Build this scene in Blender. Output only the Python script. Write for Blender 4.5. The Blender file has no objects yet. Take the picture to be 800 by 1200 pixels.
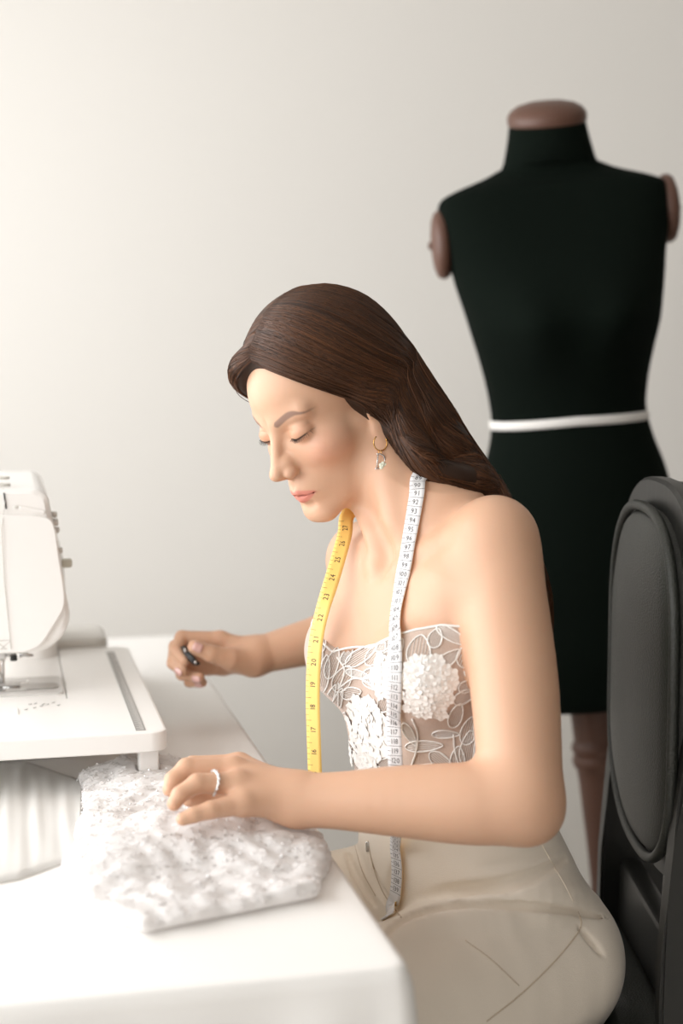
import bpy, bmesh, math, random
import numpy as np
from mathutils import Vector, Matrix

random.seed(7)
rng = np.random.default_rng(7)
scene = bpy.context.scene
coll = scene.collection

# ------------------------------------------------------------------ camera
F_PX = 1667.0
CAM = np.array([0.0, 0.0, 1.236])
PITCH = math.atan(150.0 / F_PX)
FWD = np.array([0, math.cos(PITCH), -math.sin(PITCH)])
UPV = np.array([0, math.sin(PITCH), math.cos(PITCH)])
RGT = np.array([1.0, 0, 0])
cam_data = bpy.data.cameras.new('camera')
cam = bpy.data.objects.new('camera', cam_data)
coll.objects.link(cam)
cam.location = CAM
cam.rotation_euler = (math.pi / 2 - PITCH, 0, 0)
cam_data.sensor_fit = 'VERTICAL'
cam_data.sensor_height = 36.0
cam_data.sensor_width = 24.0
cam_data.lens = 36.0 * F_PX / 1200.0
cam_data.clip_start = 0.05
cam_data.dof.use_dof = True
cam_data.dof.focus_distance = 1.63
cam_data.dof.aperture_fstop = 2.4
scene.camera = cam

def P(px, py, d):
    """where a point of the photograph lies in the room, d metres in front of the lens"""
    return CAM + d * (FWD + (px - 400.0) / F_PX * RGT + (600.0 - py) / F_PX * UPV)

def on_z(px, py, z):
    t = FWD + (px - 400.0) / F_PX * RGT + (600.0 - py) / F_PX * UPV
    return CAM + t * ((z - CAM[2]) / t[2])

# ------------------------------------------------------------------ world, lights, exposure
world = bpy.data.worlds.new('world')
scene.world = world
world.use_nodes = True
wbg = world.node_tree.nodes['Background']
wbg.inputs[0].default_value = (0.90, 0.95, 1.0, 1)
wbg.inputs[1].default_value = 1.0

def area_light(name, loc, target, sx, sy, power, col):
    l = bpy.data.lights.new(name, 'AREA')
    l.shape = 'RECTANGLE'
    l.size, l.size_y, l.energy, l.color = sx, sy, power, col
    o = bpy.data.objects.new(name, l)
    coll.objects.link(o)
    o.location = loc
    o.rotation_euler = (Vector(target) - Vector(loc)).to_track_quat('-Z', 'Y').to_euler()
    return o

# daylight that comes in through the window in the left wall
area_light('window_daylight', (-1.80, 0.80, 1.62), (0.0, 0.80, 1.45), 4.3, 1.75, 86.0, (1.0, 0.985, 0.965))

scene.view_settings.view_transform = 'Standard'
scene.view_settings.look = 'None'
scene.view_settings.gamma = 1.0
scene.view_settings.use_curve_mapping = False
scene.view_settings.exposure = 0.2
scene.cycles.use_denoising = True
scene.cycles.max_bounces = 10
scene.cycles.diffuse_bounces = 6
scene.cycles.transparent_max_bounces = 16
# ------------------------------------------------------------------ helpers: materials
def srgb(r, g, b):
    f = lambda c: ((c / 255.0 + 0.055) / 1.055) ** 2.4 if c > 10 else c / 255.0 / 12.92
    return (f(r), f(g), f(b), 1.0)

def mat(name, col, rough=0.5, metal=0.0, spec=0.5, sss=0.0, sheen=0.0, bump=0.0, bscale=200.0, var=0.0, vscale=6.0, stretch=None, coat=0.0, trans=0.0, alpha=1.0, col2=None):
    m = bpy.data.materials.new(name)
    m.use_nodes = True
    nt = m.node_tree
    b = nt.nodes['Principled BSDF']
    b.inputs['Base Color'].default_value = col
    b.inputs['Roughness'].default_value = rough
    b.inputs['Metallic'].default_value = metal
    b.inputs['Specular IOR Level'].default_value = spec
    b.inputs['Coat Weight'].default_value = coat
    b.inputs['Transmission Weight'].default_value = trans
    b.inputs['Alpha'].default_value = alpha
    if sss:
        b.inputs['Subsurface Weight'].default_value = sss
        b.inputs['Subsurface Radius'].default_value = (1.0, 0.35, 0.2)
        b.inputs['Subsurface Scale'].default_value = 0.006
    if sheen:
        b.inputs['Sheen Weight'].default_value = sheen
        b.inputs['Sheen Roughness'].default_value = 0.5
    if bump or var:
        tc = nt.nodes.new('ShaderNodeTexCoord')
        mp = nt.nodes.new('ShaderNodeMapping')
        if stretch: mp.inputs['Scale'].default_value = stretch
        nt.links.new(tc.outputs['Object'], mp.inputs['Vector'])
    if bump:
        n = nt.nodes.new('ShaderNodeTexNoise')
        n.inputs['Scale'].default_value = bscale
        n.inputs['Detail'].default_value = 4
        bp = nt.nodes.new('ShaderNodeBump')
        bp.inputs['Strength'].default_value = bump
        bp.inputs['Distance'].default_value = 0.002
        nt.links.new(mp.outputs['Vector'], n.inputs['Vector'])
        nt.links.new(n.outputs['Fac'], bp.inputs['Height'])
        nt.links.new(bp.outputs['Normal'], b.inputs['Normal'])
    if var:
        n2 = nt.nodes.new('ShaderNodeTexNoise')
        n2.inputs['Scale'].default_value = vscale
        n2.inputs['Detail'].default_value = 6
        mx = nt.nodes.new('ShaderNodeMix')
        mx.data_type = 'RGBA'
        mx.inputs['A'].default_value = col
        c2 = col2 or (col[0] * (1 - var), col[1] * (1 - var), col[2] * (1 - var), 1)
        mx.inputs['B'].default_value = c2
        nt.links.new(mp.outputs['Vector'], n2.inputs['Vector'])
        nt.links.new(n2.outputs['Fac'], mx.inputs['Factor'])
        nt.links.new(mx.outputs['Result'], b.inputs['Base Color'])
    return m

def translucent(m, w):
    """thin cloth that lets some of the light through"""
    nt = m.node_tree
    b = nt.nodes['Principled BSDF']; out = nt.nodes['Material Output']
    t = nt.nodes.new('ShaderNodeBsdfTranslucent'); mx = nt.nodes.new('ShaderNodeMixShader')
    t.inputs['Color'].default_value = b.inputs['Base Color'].default_value
    mx.inputs[0].default_value = w
    nt.links.new(b.outputs[0], mx.inputs[1]); nt.links.new(t.outputs[0], mx.inputs[2]); nt.links.new(mx.outputs[0], out.inputs[0])
    return m

# ------------------------------------------------------------------ helpers: objects
def tag(o, label=None, cat=None, group=None, kind=None):
    if label: o['label'] = label
    if cat: o['category'] = cat
    if group: o['group'] = group
    if kind: o['kind'] = kind
    return o

def link_mesh(name, me, m, parent=None, smooth=True):
    o = bpy.data.objects.new(name, me)
    coll.objects.link(o)
    if m is not None: me.materials.append(m)
    if smooth and len(me.polygons):
        me.polygons.foreach_set('use_smooth', np.ones(len(me.polygons), dtype=bool))
    if parent is not None:
        o.parent = parent
        o.matrix_parent_inverse = Matrix.Identity(4)
        if parent.type == 'EMPTY' or parent.location.length > 0 or any(parent.rotation_euler):
            pass
    return o

def empty(name, loc=(0, 0, 0), rot=(0, 0, 0)):
    o = bpy.data.objects.new(name, None)
    o.empty_display_size = 0.05
    coll.objects.link(o)
    o.location = loc
    o.rotation_euler = rot
    return o

def fast_mesh(name, V, quads, tris=None):
    V = np.asarray(V, dtype=np.float32); F = np.asarray(quads, dtype=np.int32)
    me = bpy.data.meshes.new(name)
    tot = np.full(len(F), F.shape[1], dtype=np.int32); loops = F.ravel()
    if tris is not None and len(tris):
        T = np.asarray(tris, dtype=np.int32)
        tot = np.concatenate([tot, np.full(len(T), 3, dtype=np.int32)]); loops = np.concatenate([loops, T.ravel()])
    start = np.concatenate([[0], np.cumsum(tot)[:-1]]).astype(np.int32)
    me.vertices.add(len(V)); me.vertices.foreach_set('co', V.ravel())
    me.loops.add(len(loops)); me.loops.foreach_set('vertex_index', loops)
    me.polygons.add(len(tot))
    me.polygons.foreach_set('loop_start', start)
    me.polygons.foreach_set('loop_total', tot)
    me.update(calc_edges=True)
    return me

def bm_obj(name, bm, m, parent=None, smooth=True, angle=None):
    me = bpy.data.meshes.new(name)
    bm.normal_update()
    bm.to_mesh(me); bm.free()
    o = link_mesh(name, me, m, parent, smooth)
    if smooth and angle:
        me.set_sharp_from_angle(angle=math.radians(angle))
        w = o.modifiers.new('normals', 'WEIGHTED_NORMAL'); w.keep_sharp = True
    return o

def bm_box(bm, c, s, bev=0.0, seg=2, R=None):
    """box centred at c, full size s, optionally bevelled"""
    r = bmesh.ops.create_cube(bm, size=1.0)
    vs = r['verts']
    for v in vs: v.co = Vector((v.co.x * s[0], v.co.y * s[1], v.co.z * s[2]))
    es = list({e for v in vs for e in v.link_edges})
    if bev > 0:
        rb = bmesh.ops.bevel(bm, geom=es, offset=bev, segments=seg, affect='EDGES', profile=0.5)
        vs = list({v for f in rb['faces'] for v in f.verts} | {v for v in vs if v.is_valid})
    M = Matrix.Translation(Vector(c)) @ (R.to_4x4() if R is not None else Matrix.Identity(4))
    for v in vs: v.co = M @ v.co
    return vs

def bm_lathe(bm, prof, n=40, axis_M=None, cap=True):
    """prof: [(radius, z)]"""
    rings = []
    for r, z in prof:
        ring = []
        for k in range(n):
            a = 2 * math.pi * k / n
            co = Vector((r * math.cos(a), r * math.sin(a), z))
            ring.append(bm.verts.new(axis_M @ co if axis_M else co))
        rings.append(ring)
    for i in range(len(rings) - 1):
        for k in range(n):
            bm.faces.new((rings[i][k], rings[i][(k + 1) % n], rings[i + 1][(k + 1) % n], rings[i + 1][k]))
    if cap:
        bm.faces.new(list(reversed(rings[0]))); bm.faces.new(rings[-1])

def frames(pts):
    pts = [np.asarray(p, float) for p in pts]
    T = []
    for i in range(len(pts)):
        t = pts[min(i + 1, len(pts) - 1)] - pts[max(i - 1, 0)]
        T.append(t / (np.linalg.norm(t) + 1e-12))
    ref = np.array([0, 0, 1.0]) if abs(T[0][2]) < 0.9 else np.array([1.0, 0, 0])
    N = []
    for t in T:
        n = ref - t * ref.dot(t); n /= np.linalg.norm(n) + 1e-12
        N.append(n); ref = n
    return pts, T, N

def bm_tube(bm, pts, rad, n=8, closed=False, cap=True):
    pts, T, N = frames(pts)
    rads = rad if hasattr(rad, '__len__') else [rad] * len(pts)
    rings = []
    for p, t, nn, r in zip(pts, T, N, rads):
        b = np.cross(t, nn)
        rings.append([bm.verts.new(Vector(p + r * (math.cos(2 * math.pi * k / n) * nn + math.sin(2 * math.pi * k / n) * b))) for k in range(n)])
    m = len(rings)
    for i in range(m if closed else m - 1):
        A, B = rings[i], rings[(i + 1) % m]
        for k in range(n):
            bm.faces.new((A[k], A[(k + 1) % n], B[(k + 1) % n], B[k]))
    if cap and not closed:
        bm.faces.new(list(reversed(rings[0]))); bm.faces.new(rings[-1])

def tubes_mesh(lines, rads, n=3):
    """many thin strands (all the same number of points) as one mesh; lines (S,K,3), rads (S,K)"""
    L = np.asarray(lines, float); S, K, _ = L.shape
    T = np.gradient(L, axis=1); T /= np.linalg.norm(T, axis=2, keepdims=True) + 1e-12
    ref = np.zeros_like(T); ref[..., 0] = 0.31; ref[..., 1] = -0.55; ref[..., 2] = 0.77
    N = np.cross(T, ref); N /= np.linalg.norm(N, axis=2, keepdims=True) + 1e-12
    B = np.cross(T, N)
    V = []
    for k in range(n):
        a = 2 * math.pi * k / n
        V.append(L + rads[..., None] * (math.cos(a) * N + math.sin(a) * B))
    V = np.stack(V, axis=2).reshape(-1, 3)
    idx = np.arange(S * K * n).reshape(S, K, n)
    q = []
    for k in range(n):
        k2 = (k + 1) % n
        q.append(np.stack([idx[:, :-1, k], idx[:, :-1, k2], idx[:, 1:, k2], idx[:, 1:, k]], axis=-1).reshape(-1, 4))
    return V, np.concatenate(q)

def catmull(pts, n):
    pts = np.asarray(pts, float)
    m = len(pts)
    e = np.vstack([2 * pts[0] - pts[1], pts, 2 * pts[-1] - pts[-2]])
    u = np.linspace(0, m - 1, n)
    i = np.minimum(u.astype(int), m - 2); t = (u - i)[:, None]
    p0, p1, p2, p3 = e[i], e[i + 1], e[i + 2], e[i + 3]
    return 0.5 * (2 * p1 + (p2 - p0) * t + (2 * p0 - 5 * p1 + 4 * p2 - p3) * t ** 2 + (3 * p1 - p0 - 3 * p2 + p3) * t ** 3)

# ------------------------------------------------------------------ helpers: smooth solids and their surface
def d_rc(p, a, b, ra, rb):
    a = np.asarray(a, np.float32); ba = np.asarray(b, np.float32) - a
    pa = p - a
    h = np.clip(pa @ ba / max(float(ba @ ba), 1e-12), 0, 1)
    return np.linalg.norm(pa - h[..., None] * ba, axis=-1) - (ra + (rb - ra) * h)

def d_ell(p, c, r):
    q = p - np.asarray(c, np.float32); r = np.asarray(r, np.float32)
    k0 = np.linalg.norm(q / r, axis=-1); k1 = np.linalg.norm(q / (r * r), axis=-1) + 1e-9
    return k0 * (k0 - 1) / k1

def smin(a, b, k):
    if k <= 0: return np.minimum(a, b)
    h = np.maximum(k - np.abs(a - b), 0) / k
    return np.minimum(a, b) - h * h * k * 0.25

def smax(a, b, k): return -smin(-a, -b, k)

class Solid:
    """ordered list of shapes with a bounding ball each; op +: smooth union, -: smooth cut, *: displacement of the field"""
    def __init__(s): s.ops = []
    def rc(s, a, b, ra, rb, k=0.01, op='+'):
        a = np.asarray(a, float); b = np.asarray(b, float)
        s.ops.append((op, lambda p, a=a, b=b: d_rc(p, a, b, ra, rb), (a + b) / 2, np.linalg.norm(b - a) / 2 + max(ra, rb), k))
    def chain(s, pts, rads, k=0.006, fine=0):
        """one tapering limb through all the points, joined to what is there with the blend k"""
        pts = np.array([np.asarray(p, float) for p in pts]); rads = list(rads)
        if fine:
            q = catmull(np.column_stack([pts, rads]), (len(pts) - 1) * fine + 1)
            pts, rads = q[:, :3], list(q[:, 3])
        c = (pts.min(0) + pts.max(0)) / 2
        R = max(np.linalg.norm(p - c) + r for p, r in zip(pts, rads))
        def fn(p):
            d = d_rc(p, pts[0], pts[1], rads[0], rads[1])
            for i in range(1, len(pts) - 1):
                e = d_rc(p, pts[i], pts[i + 1], rads[i], rads[i + 1])
                d = smin(d, e, 0.005 if fine else 0.003)
            return d
        s.ops.append(('+', fn, c, R, k))
    def ell(s, c, r, k=0.01, op='+', R=None):
        c = np.asarray(c, float)
        if R is None: fn = lambda p: d_ell(p, c, r)
        else:
            Rf = np.asarray(R, np.float32)
            fn = lambda p: d_ell((p - c.astype(np.float32)) @ Rf, (0, 0, 0), r)
        s.ops.append((op, fn, c, max(r), k))
    def fn(s, f, c, R, k=0.01, op='+'):
        s.ops.append((op, f, np.asarray(c, float), R, k))
    def offset(s, off, n=None):
        """a copy of the first n shapes as one field, grown by off"""
        o = Solid(); o.ops = list(s.ops[:n]); o.off = off
        return o
    off = 0.0
    def __call__(s, p, cull=None):
        """p (...,3); cull: (block centres, block radius) when p is (B,n,3)"""
        p = np.asarray(p, np.float32)
        f = np.full(p.shape[:-1], 1.0, np.float32)
        for op, fn, c, R, k in s.ops:
            if cull is not None:
                cen, br = cull
                sel = np.nonzero(np.linalg.norm(cen - c, axis=1) < R + k + 2.6 * br)[0]
                if len(sel) == 0: continue
                q, g = p[sel], f[sel]
            else: q, g = p, f
            if op == '*': g = fn(q, g)
            else:
                d = fn(q)
                if op == '+': g = smin(g, d, k)
                elif op == '-': g = smax(g, -d, k)
                elif op == '&': g = smax(g, d, k)
            if cull is not None: f[sel] = g
            else: f = g
        return f - np.float32(s.off) if s.off else f
    def grad(s, p, e=6e-4):
        K = np.array([[1, -1, -1], [-1, -1, 1], [-1, 1, -1], [1, 1, 1]], float)
        g = sum(k * s(p + k * e)[..., None].astype(float) for k in K)
        return g / (np.linalg.norm(g, axis=-1, keepdims=True) + 1e-12)
    def snap(s, p, off=0.0, it=4):
        p = np.array(p, float)
        for _ in range(it):
            p = p - s.grad(p) * (s(p) - off)[..., None] * 0.9
        return p

def surface(sdf, lo, hi, h):
    """naive surface nets over the blocks of 8^3 cells that hold the surface; returns vertices and quads"""
    lo = np.asarray(lo, float); hi = np.asarray(hi, float)
    nb = np.ceil((hi - lo) / (8 * h)).astype(int)
    g = np.stack(np.meshgrid(*[np.arange(n) for n in nb], indexing='ij'), -1).reshape(-1, 3)
    cen = lo + (g + 0.5) * 8 * h
    br = 8 * h * 0.866
    f = np.empty(len(cen), np.float32)
    for i in range(0, len(cen), 200000):
        f[i:i + 200000] = sdf(cen[i:i + 200000, None, :], (cen[i:i + 200000], br))[:, 0]
    keep = np.abs(f) < br * 2.0
    g, cen = g[keep], cen[keep]
    o = np.stack(np.meshgrid(*[np.arange(9)] * 3, indexing='ij'), -1)
    verts, keys, edges = [], [], []
    D = (nb * 8 + 2).astype(np.int64)
    key = lambda ijk: (ijk[..., 0] * D[1] + ijk[..., 1]) * D[2] + ijk[..., 2]
    cells = np.stack(np.meshgrid(*[np.arange(8)] * 3, indexing='ij'), -1)
    corner = [(a, b, c) for a in (0, 1) for b in (0, 1) for c in (0, 1)]
    for i in range(0, len(g), 1500):
        gb = g[i:i + 1500]
        pts = lo + (gb[:, None, :] * 8 + o.reshape(-1, 3)[None]) * h
        F = sdf(pts, (cen[i:i + 1500], br)).reshape(-1, 9, 9, 9)
        S = F < 0
        C = [F[:, a:a + 8, b:b + 8, c:c + 8] for a, b, c in corner]
        neg = sum((c < 0).astype(np.int8) for c in C)
        act = (neg > 0) & (neg < 8)
        bi, ci, cj, ck = np.nonzero(act)
        if len(bi):
            vals = np.stack([c[act] for c in C], -1)
            acc = np.zeros((len(bi), 3)); cnt = np.zeros(len(bi))
            for x in range(8):
                for y in range(x + 1, 8):
                    dd = [corner[y][t] - corner[x][t] for t in range(3)]
                    if sum(map(abs, dd)) != 1: continue
                    va, vb = vals[:, x], vals[:, y]
                    cr = (va < 0) != (vb < 0)
                    t = np.where(cr, va / np.where(cr, va - vb, 1), 0)
                    acc += np.where(cr[:, None], np.array(corner[x]) + t[:, None] * np.array(dd), 0)
                    cnt += cr
            ijk = gb[bi] * 8 + np.stack([ci, cj, ck], -1)
            verts.append(lo + (ijk + acc / cnt[:, None]) * h); keys.append(key(ijk))
        for ax in range(3):
            sl0 = [slice(None), slice(0, 8), slice(0, 8), slice(0, 8)]
            sl1 = list(sl0); sl1[ax + 1] = slice(1, 9)
            a, b = S[tuple(sl0)], S[tuple(sl1)]
            bi, ci, cj, ck = np.nonzero(a != b)
            ijk = gb[bi] * 8 + np.stack([ci, cj, ck], -1)
            edges.append((ax, ijk, a[bi, ci, cj, ck]))
    V = np.concatenate(verts); K = np.concatenate(keys)
    od = np.argsort(K); K = K[od]; V = V[od]
    quads = []
    for ax, ijk, inside in edges:
        u, v = [(1, 2), (2, 0), (0, 1)][ax]
        idx, ok = [], np.ones(len(ijk), bool)
        for du, dv in ((-1, -1), (0, -1), (0, 0), (-1, 0)):
            q = ijk.copy(); q[:, u] += du; q[:, v] += dv
            kk = key(q); j = np.clip(np.searchsorted(K, kk), 0, len(K) - 1)
            ok &= K[j] == kk; idx.append(j)
        Q = np.stack(idx, -1)
        Q[~inside] = Q[~inside][:, ::-1]
        quads.append(Q[ok])
    Q = np.concatenate(quads)
    used = np.unique(Q)
    remap = np.full(len(V), -1); remap[used] = np.arange(len(used))
    return V[used], remap[Q]

def relax(V, Q, it=1, w=0.5):
    E = np.concatenate([Q[:, [0, 1]], Q[:, [1, 2]], Q[:, [2, 3]], Q[:, [3, 0]]])
    for _ in range(it):
        acc = np.zeros_like(V); n = np.zeros(len(V))
        for ax in range(3):
            acc[:, ax] = np.bincount(E[:, 0], V[E[:, 1], ax], len(V)) + np.bincount(E[:, 1], V[E[:, 0], ax], len(V))
        n = np.bincount(E[:, 0], minlength=len(V)) + np.bincount(E[:, 1], minlength=len(V))
        V = V + w * (acc / np.maximum(n, 1)[:, None] - V)
    return V

def color_attr(me, cols):
    a = me.color_attributes.new('Col', 'FLOAT_COLOR', 'POINT')
    c = np.ones((len(cols), 4), np.float32); c[:, :3] = cols
    a.data.foreach_set('color', c.ravel())

def sstep(a, b, x):
    t = np.clip((x - a) / (b - a), 0, 1)
    return t * t * (3 - 2 * t)

def march(sdf, px, py, d0=1.2, d1=2.6):
    """where the sight lines through picture points meet a solid (nan where they miss)"""
    px = np.atleast_1d(np.asarray(px, float)); py = np.atleast_1d(np.asarray(py, float))
    r = FWD + ((px - 400) / F_PX)[:, None] * RGT + ((600 - py) / F_PX)[:, None] * UPV
    r /= np.linalg.norm(r, axis=1, keepdims=True)
    t = np.full(len(px), d0); hit = np.zeros(len(px), bool)
    for _ in range(160):
        v = sdf(CAM + r * t[:, None])
        hit |= v < 2e-4
        t = np.where(hit | (t > d1 + .5), t, t + np.minimum(v * .7, .05))
        if (hit | (t > d1)).all(): break
    p = CAM + r * t[:, None]
    p[~hit] = np.nan
    return p
# ================================================================== the seamstress: shapes
A3 = np.array
# --- head: local frame in centimetres (x her left, y ahead of the face, z up; origin between the ears at eye level)
HEAD_O = P(384, 472, 1.655)
_th, _pt, _rl = math.radians(39), math.radians(27), math.radians(5)
_f0 = A3([-math.cos(_th), -math.sin(_th), 0]); _l0 = A3([math.sin(_th), -math.cos(_th), 0]); _u0 = A3([0, 0, 1.0])
_f1 = _f0 * math.cos(_pt) - _u0 * math.sin(_pt)
_u1 = _u0 * math.cos(_pt) + _f0 * math.sin(_pt)
_l2 = _l0 * math.cos(_rl) + _u1 * math.sin(_rl)
_u2 = _u1 * math.cos(_rl) - _l0 * math.sin(_rl)
HEAD_R = np.stack([_l2, _f1, _u2], axis=1)        # columns: world directions of local x, y, z
HS = 0.01
def head_w(p): return HEAD_O + (np.asarray(p, float) * HS) @ HEAD_R.T
def head_l(p): return ((np.asarray(p, np.float32) - HEAD_O.astype(np.float32)) @ HEAD_R.astype(np.float32)) / HS

def gau(x, s): return np.exp(-(x / s) ** 2)

def lid_z(ax): return -0.66 + 0.10 * ((ax - 2.6) / 1.0) ** 2

def head_rough(q):
    """skull and face without their fine features"""
    d = d_ell(q, (0, -1.3, 3.9), (7.1, 8.9, 7.9))
    d = smin(d, d_ell(q, (0, 2.2, 3.4), (6.0, 6.5, 5.6)), 1.5)
    return smin(d, d_ell(q, (0, 2.6, -2.6), (5.75, 6.0, 6.0)), 1.5) * HS

def head_field(pw):
    q = head_l(pw)
    x, y, z = q[..., 0], q[..., 1], q[..., 2]
    ax = np.abs(x)
    m = np.stack([ax, y, z], -1)                  # mirrored
    E = lambda c, r: d_ell(m, c, r)
    C = lambda a, b, ra, rb: d_rc(m, a, b, ra, rb)
    d = E((0, -1.3, 3.9), (7.1, 8.9, 7.9))
    d = smin(d, E((0, 2.2, 3.4), (6.0, 6.5, 5.6)), 1.5)
    d = smin(d, E((0, 2.6, -2.6), (5.75, 6.0, 6.0)), 1.5)
    d = smin(d, E((4.0, 4.7, -2.7), (2.2, 2.6, 1.9)), 1.6)
    d = smin(d, C((4.4, 0.8, -7.2), (1.3, 6.9, -10.05), 1.4, 1.35), 1.6)
    d = smin(d, C((4.9, 0.2, -2.5), (4.5, 0.8, -6.8), 1.5, 1.4), 1.6)
    d = smin(d, E((0, 3.2, -7.0), (4.8, 4.5, 4.3)), 1.5)
    d = smin(d, E((0, 7.25, -10.1), (1.7, 1.55, 1.45)), 1.3)
    d = smin(d, E((0, 5.7, -6.9), (3.0, 3.6, 2.7)), 1.4)
    # brow ridge and eye hollows
    d = smin(d, C((0.9, 7.95, 1.45), (4.2, 6.5, 2.1), 0.66, 0.6), 1.5)
    d = smax(d, -E((3.0, 9.7, -0.1), (1.75, 1.85, 1.35)), 1.1)
    d = smin(d, E((3.15, 6.95, -0.15), (1.45, 1.30, 1.22)), 0.5)     # eyeball under its lid
    # nose
    d = smin(d, C((0, 7.9, 1.0), (0, 10.1, -3.3), 0.62, 0.78), 0.9)
    d = smin(d, E((0, 10.45, -3.75), (0.88, 0.9, 0.78)), 0.5)
    d = smin(d, E((0.75, 8.7, -3.3), (0.85, 1.3, 1.2)), 0.6)
    d = smin(d, E((1.12, 9.3, -4.1), (0.68, 0.9, 0.68)), 0.40)
    d = smin(d, C((0, 10.2, -4.25), (0, 8.9, -5.0), 0.34, 0.32), 0.35)
    d = smax(d, -E((0.66, 9.75, -4.80), (0.36, 0.60, 0.44)), 0.2)
    d = smax(d, -C((1.85, 8.75, -3.35), (1.95, 8.55, -4.55), 0.15, 0.16), 0.25)
    # lips
    d = smax(d, -C((0, 9.7, -5.3), (0, 9.5, -6.2), 0.26, 0.28), 0.5)
    d = smin(d, C((0.42, 8.92, -6.70), (2.15, 7.85, -7.24), 0.52, 0.16), 0.40)
    d = smin(d, E((0, 8.85, -6.85), (0.7, 0.66, 0.44)), 0.3)
    d = smin(d, C((0, 8.60, -7.86), (1.9, 7.75, -7.45), 0.60, 0.16), 0.32)
    d = smax(d, -C((0, 9.55, -7.27), (1.9, 8.15, -7.30), 0.20, 0.11), 0.2)
    d = smax(d, -C((1.9, 8.1, -7.30), (2.4, 7.65, -7.32), 0.12, 0.05), 0.25)
    d = smax(d, -C((0, 9.25, -8.85), (1.2, 8.7, -8.75), 0.35, 0.25), 0.7)
    # ears
    e = q.copy(); e[..., 0] = ax
    ca, sa = math.cos(0.35), math.sin(0.35)
    ey = y + 0.75; ez = z + 1.0
    e = np.stack([ax - 7.15 - 0.22 * np.clip(-ey, -1, 3), ca * ey + sa * ez * 0.5, ez], -1)
    ear = d_ell(e, (0, -0.5, 0.2), (0.42, 1.75, 3.0))
    ear = smin(ear, d_ell(e, (-0.1, 0.1, -2.7), (0.36, 0.75, 0.85)), 0.5)
    ear = smax(ear, -d_ell(e, (0.62, -0.2, -0.3), (0.55, 0.95, 1.6)), 0.25)
    d = smin(d, ear, 0.45)
    # fine relief of the lids
    side = sstep(5.5, 6.4, y) * gau(ax - 3.15, 1.25)
    d = d + side * (0.11 * gau(z - lid_z(ax) + 0.04, 0.09) + 0.10 * gau(z - (0.55 - 0.10 * (ax - 3.1) ** 2), 0.13))
    return d * HS

# --- torso: local frame (fwd, left, up) from the middle of the pelvis
_ps = math.radians(33)
TF = A3([-math.cos(_ps), -math.sin(_ps), 0]); TL = A3([math.sin(_ps), -math.cos(_ps), 0]); TU = A3([0, 0, 1.0])
TORSO_O = P(572, 1085, 1.72)
def tw(f, l, u): return TORSO_O + f * TF + l * TL + u * TU
def tl(p):
    q = p - TORSO_O.astype(np.float32)
    return q @ TF.astype(np.float32), q @ TL.astype(np.float32), q[..., 2]
_us = np.linspace(-0.12, 0.60, 400)
def _tab(us, vs):
    us = np.asarray(us, float); vs = np.asarray(vs, float)
    c = catmull(np.stack([us, vs], 1), 800)
    return np.interp(_us, c[:, 0], c[:, 1])
#            u:     -.12   -.04   .04   .10   .17   .22   .28   .34   .40   .45   .49   .53   .56
_U = [-.12, -.04, .04, .10, .17, .22, .28, .34, .39, .43, .465, .505, .535]
T_A = _tab(_U, [.160, .168, .162, .146, .122, .116, .124, .134, .140, .142, .125, .075, .050])
T_B = _tab(_U, [.120, .128, .122, .106, .094, .090, .092, .094, .092, .084, .070, .056, .048])
T_C = _tab(_U, [.022, .024, .026, .038, .060, .076, .083, .085, .083, .079, .075, .074, .078])
def torso_field(p, grow=0.0, ulo=-0.10, uhi=0.53):
    f, l, u = tl(p)
    a = np.interp(u, _us, T_A).astype(np.float32) + grow
    b = np.interp(u, _us, T_B).astype(np.float32) + grow
    c = np.interp(u, _us, T_C).astype(np.float32)
    q0, q1 = l / a, (f - c) / b
    k0 = np.sqrt(q0 * q0 + q1 * q1); k1 = np.sqrt((q0 / a) ** 2 + (q1 / b) ** 2) + 1e-6
    d = k0 * (k0 - 1) / k1
    return np.maximum(np.maximum(d, ulo - u), u - uhi) * 0.85

SH_L = P(579, 635, 1.55); EL_L = P(611, 940, 1.425); WR_L = P(348, 938, 1.455)
SH_R = P(427, 658, 1.795); EL_R = P(478, 722, 2.06); WR_R = P(303, 768, 2.00)
NECK0 = head_w((0, -1.9, -4.5)); NECK1 = tw(.086, 0, .495)

skin = Solid()
skin.fn(lambda p: torso_field(p, (-.015 * sstep(.172, .14, p[..., 2] - TORSO_O[2])).astype(np.float32)), tw(.03, 0, .22), 0.36, 0.02)
# breasts
for s in (1, -1):
    skin.ell(tw(.148, s * .073, .338), (.052, .056, .055), 0.028)
    skin.rc(tw(.112, s * .078, .41), tw(.142, s * .072, .348), .030, .040, 0.035)
# neck and shoulders
skin.rc(NECK0, NECK1, .049, .048, 0.02)
skin.rc(NECK1, tw(.08, 0, .455), .048, .060, 0.02)
for sh, s in ((SH_L, 1), (SH_R, -1)):
    top = sh + A3([0, 0, .012])
    skin.chain([head_w((s * 2.2, -2.6, -6.5)), tw(.066, s * .060, .474), top], [.024, .028, .030], 0.022)
    skin.rc(sh, tw(.100, s * .09, .43), .040, .048, 0.03)          # front of the shoulder into the chest
    skin.rc(tw(.06, s * .09, .42), sh, .045, .036, 0.02)
    skin.rc(tw(.150, s * .018, .445), top + TF * .030 - TL * s * .02, .0080, .0080, 0.016)      # collar bone
    skin.rc(head_w((s * 5.2, -1.6, -4.0)), tw(.146, s * .016, .455), .011, .007, 0.024)   # neck muscle
TRUNK_N = len(skin.ops)
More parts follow.
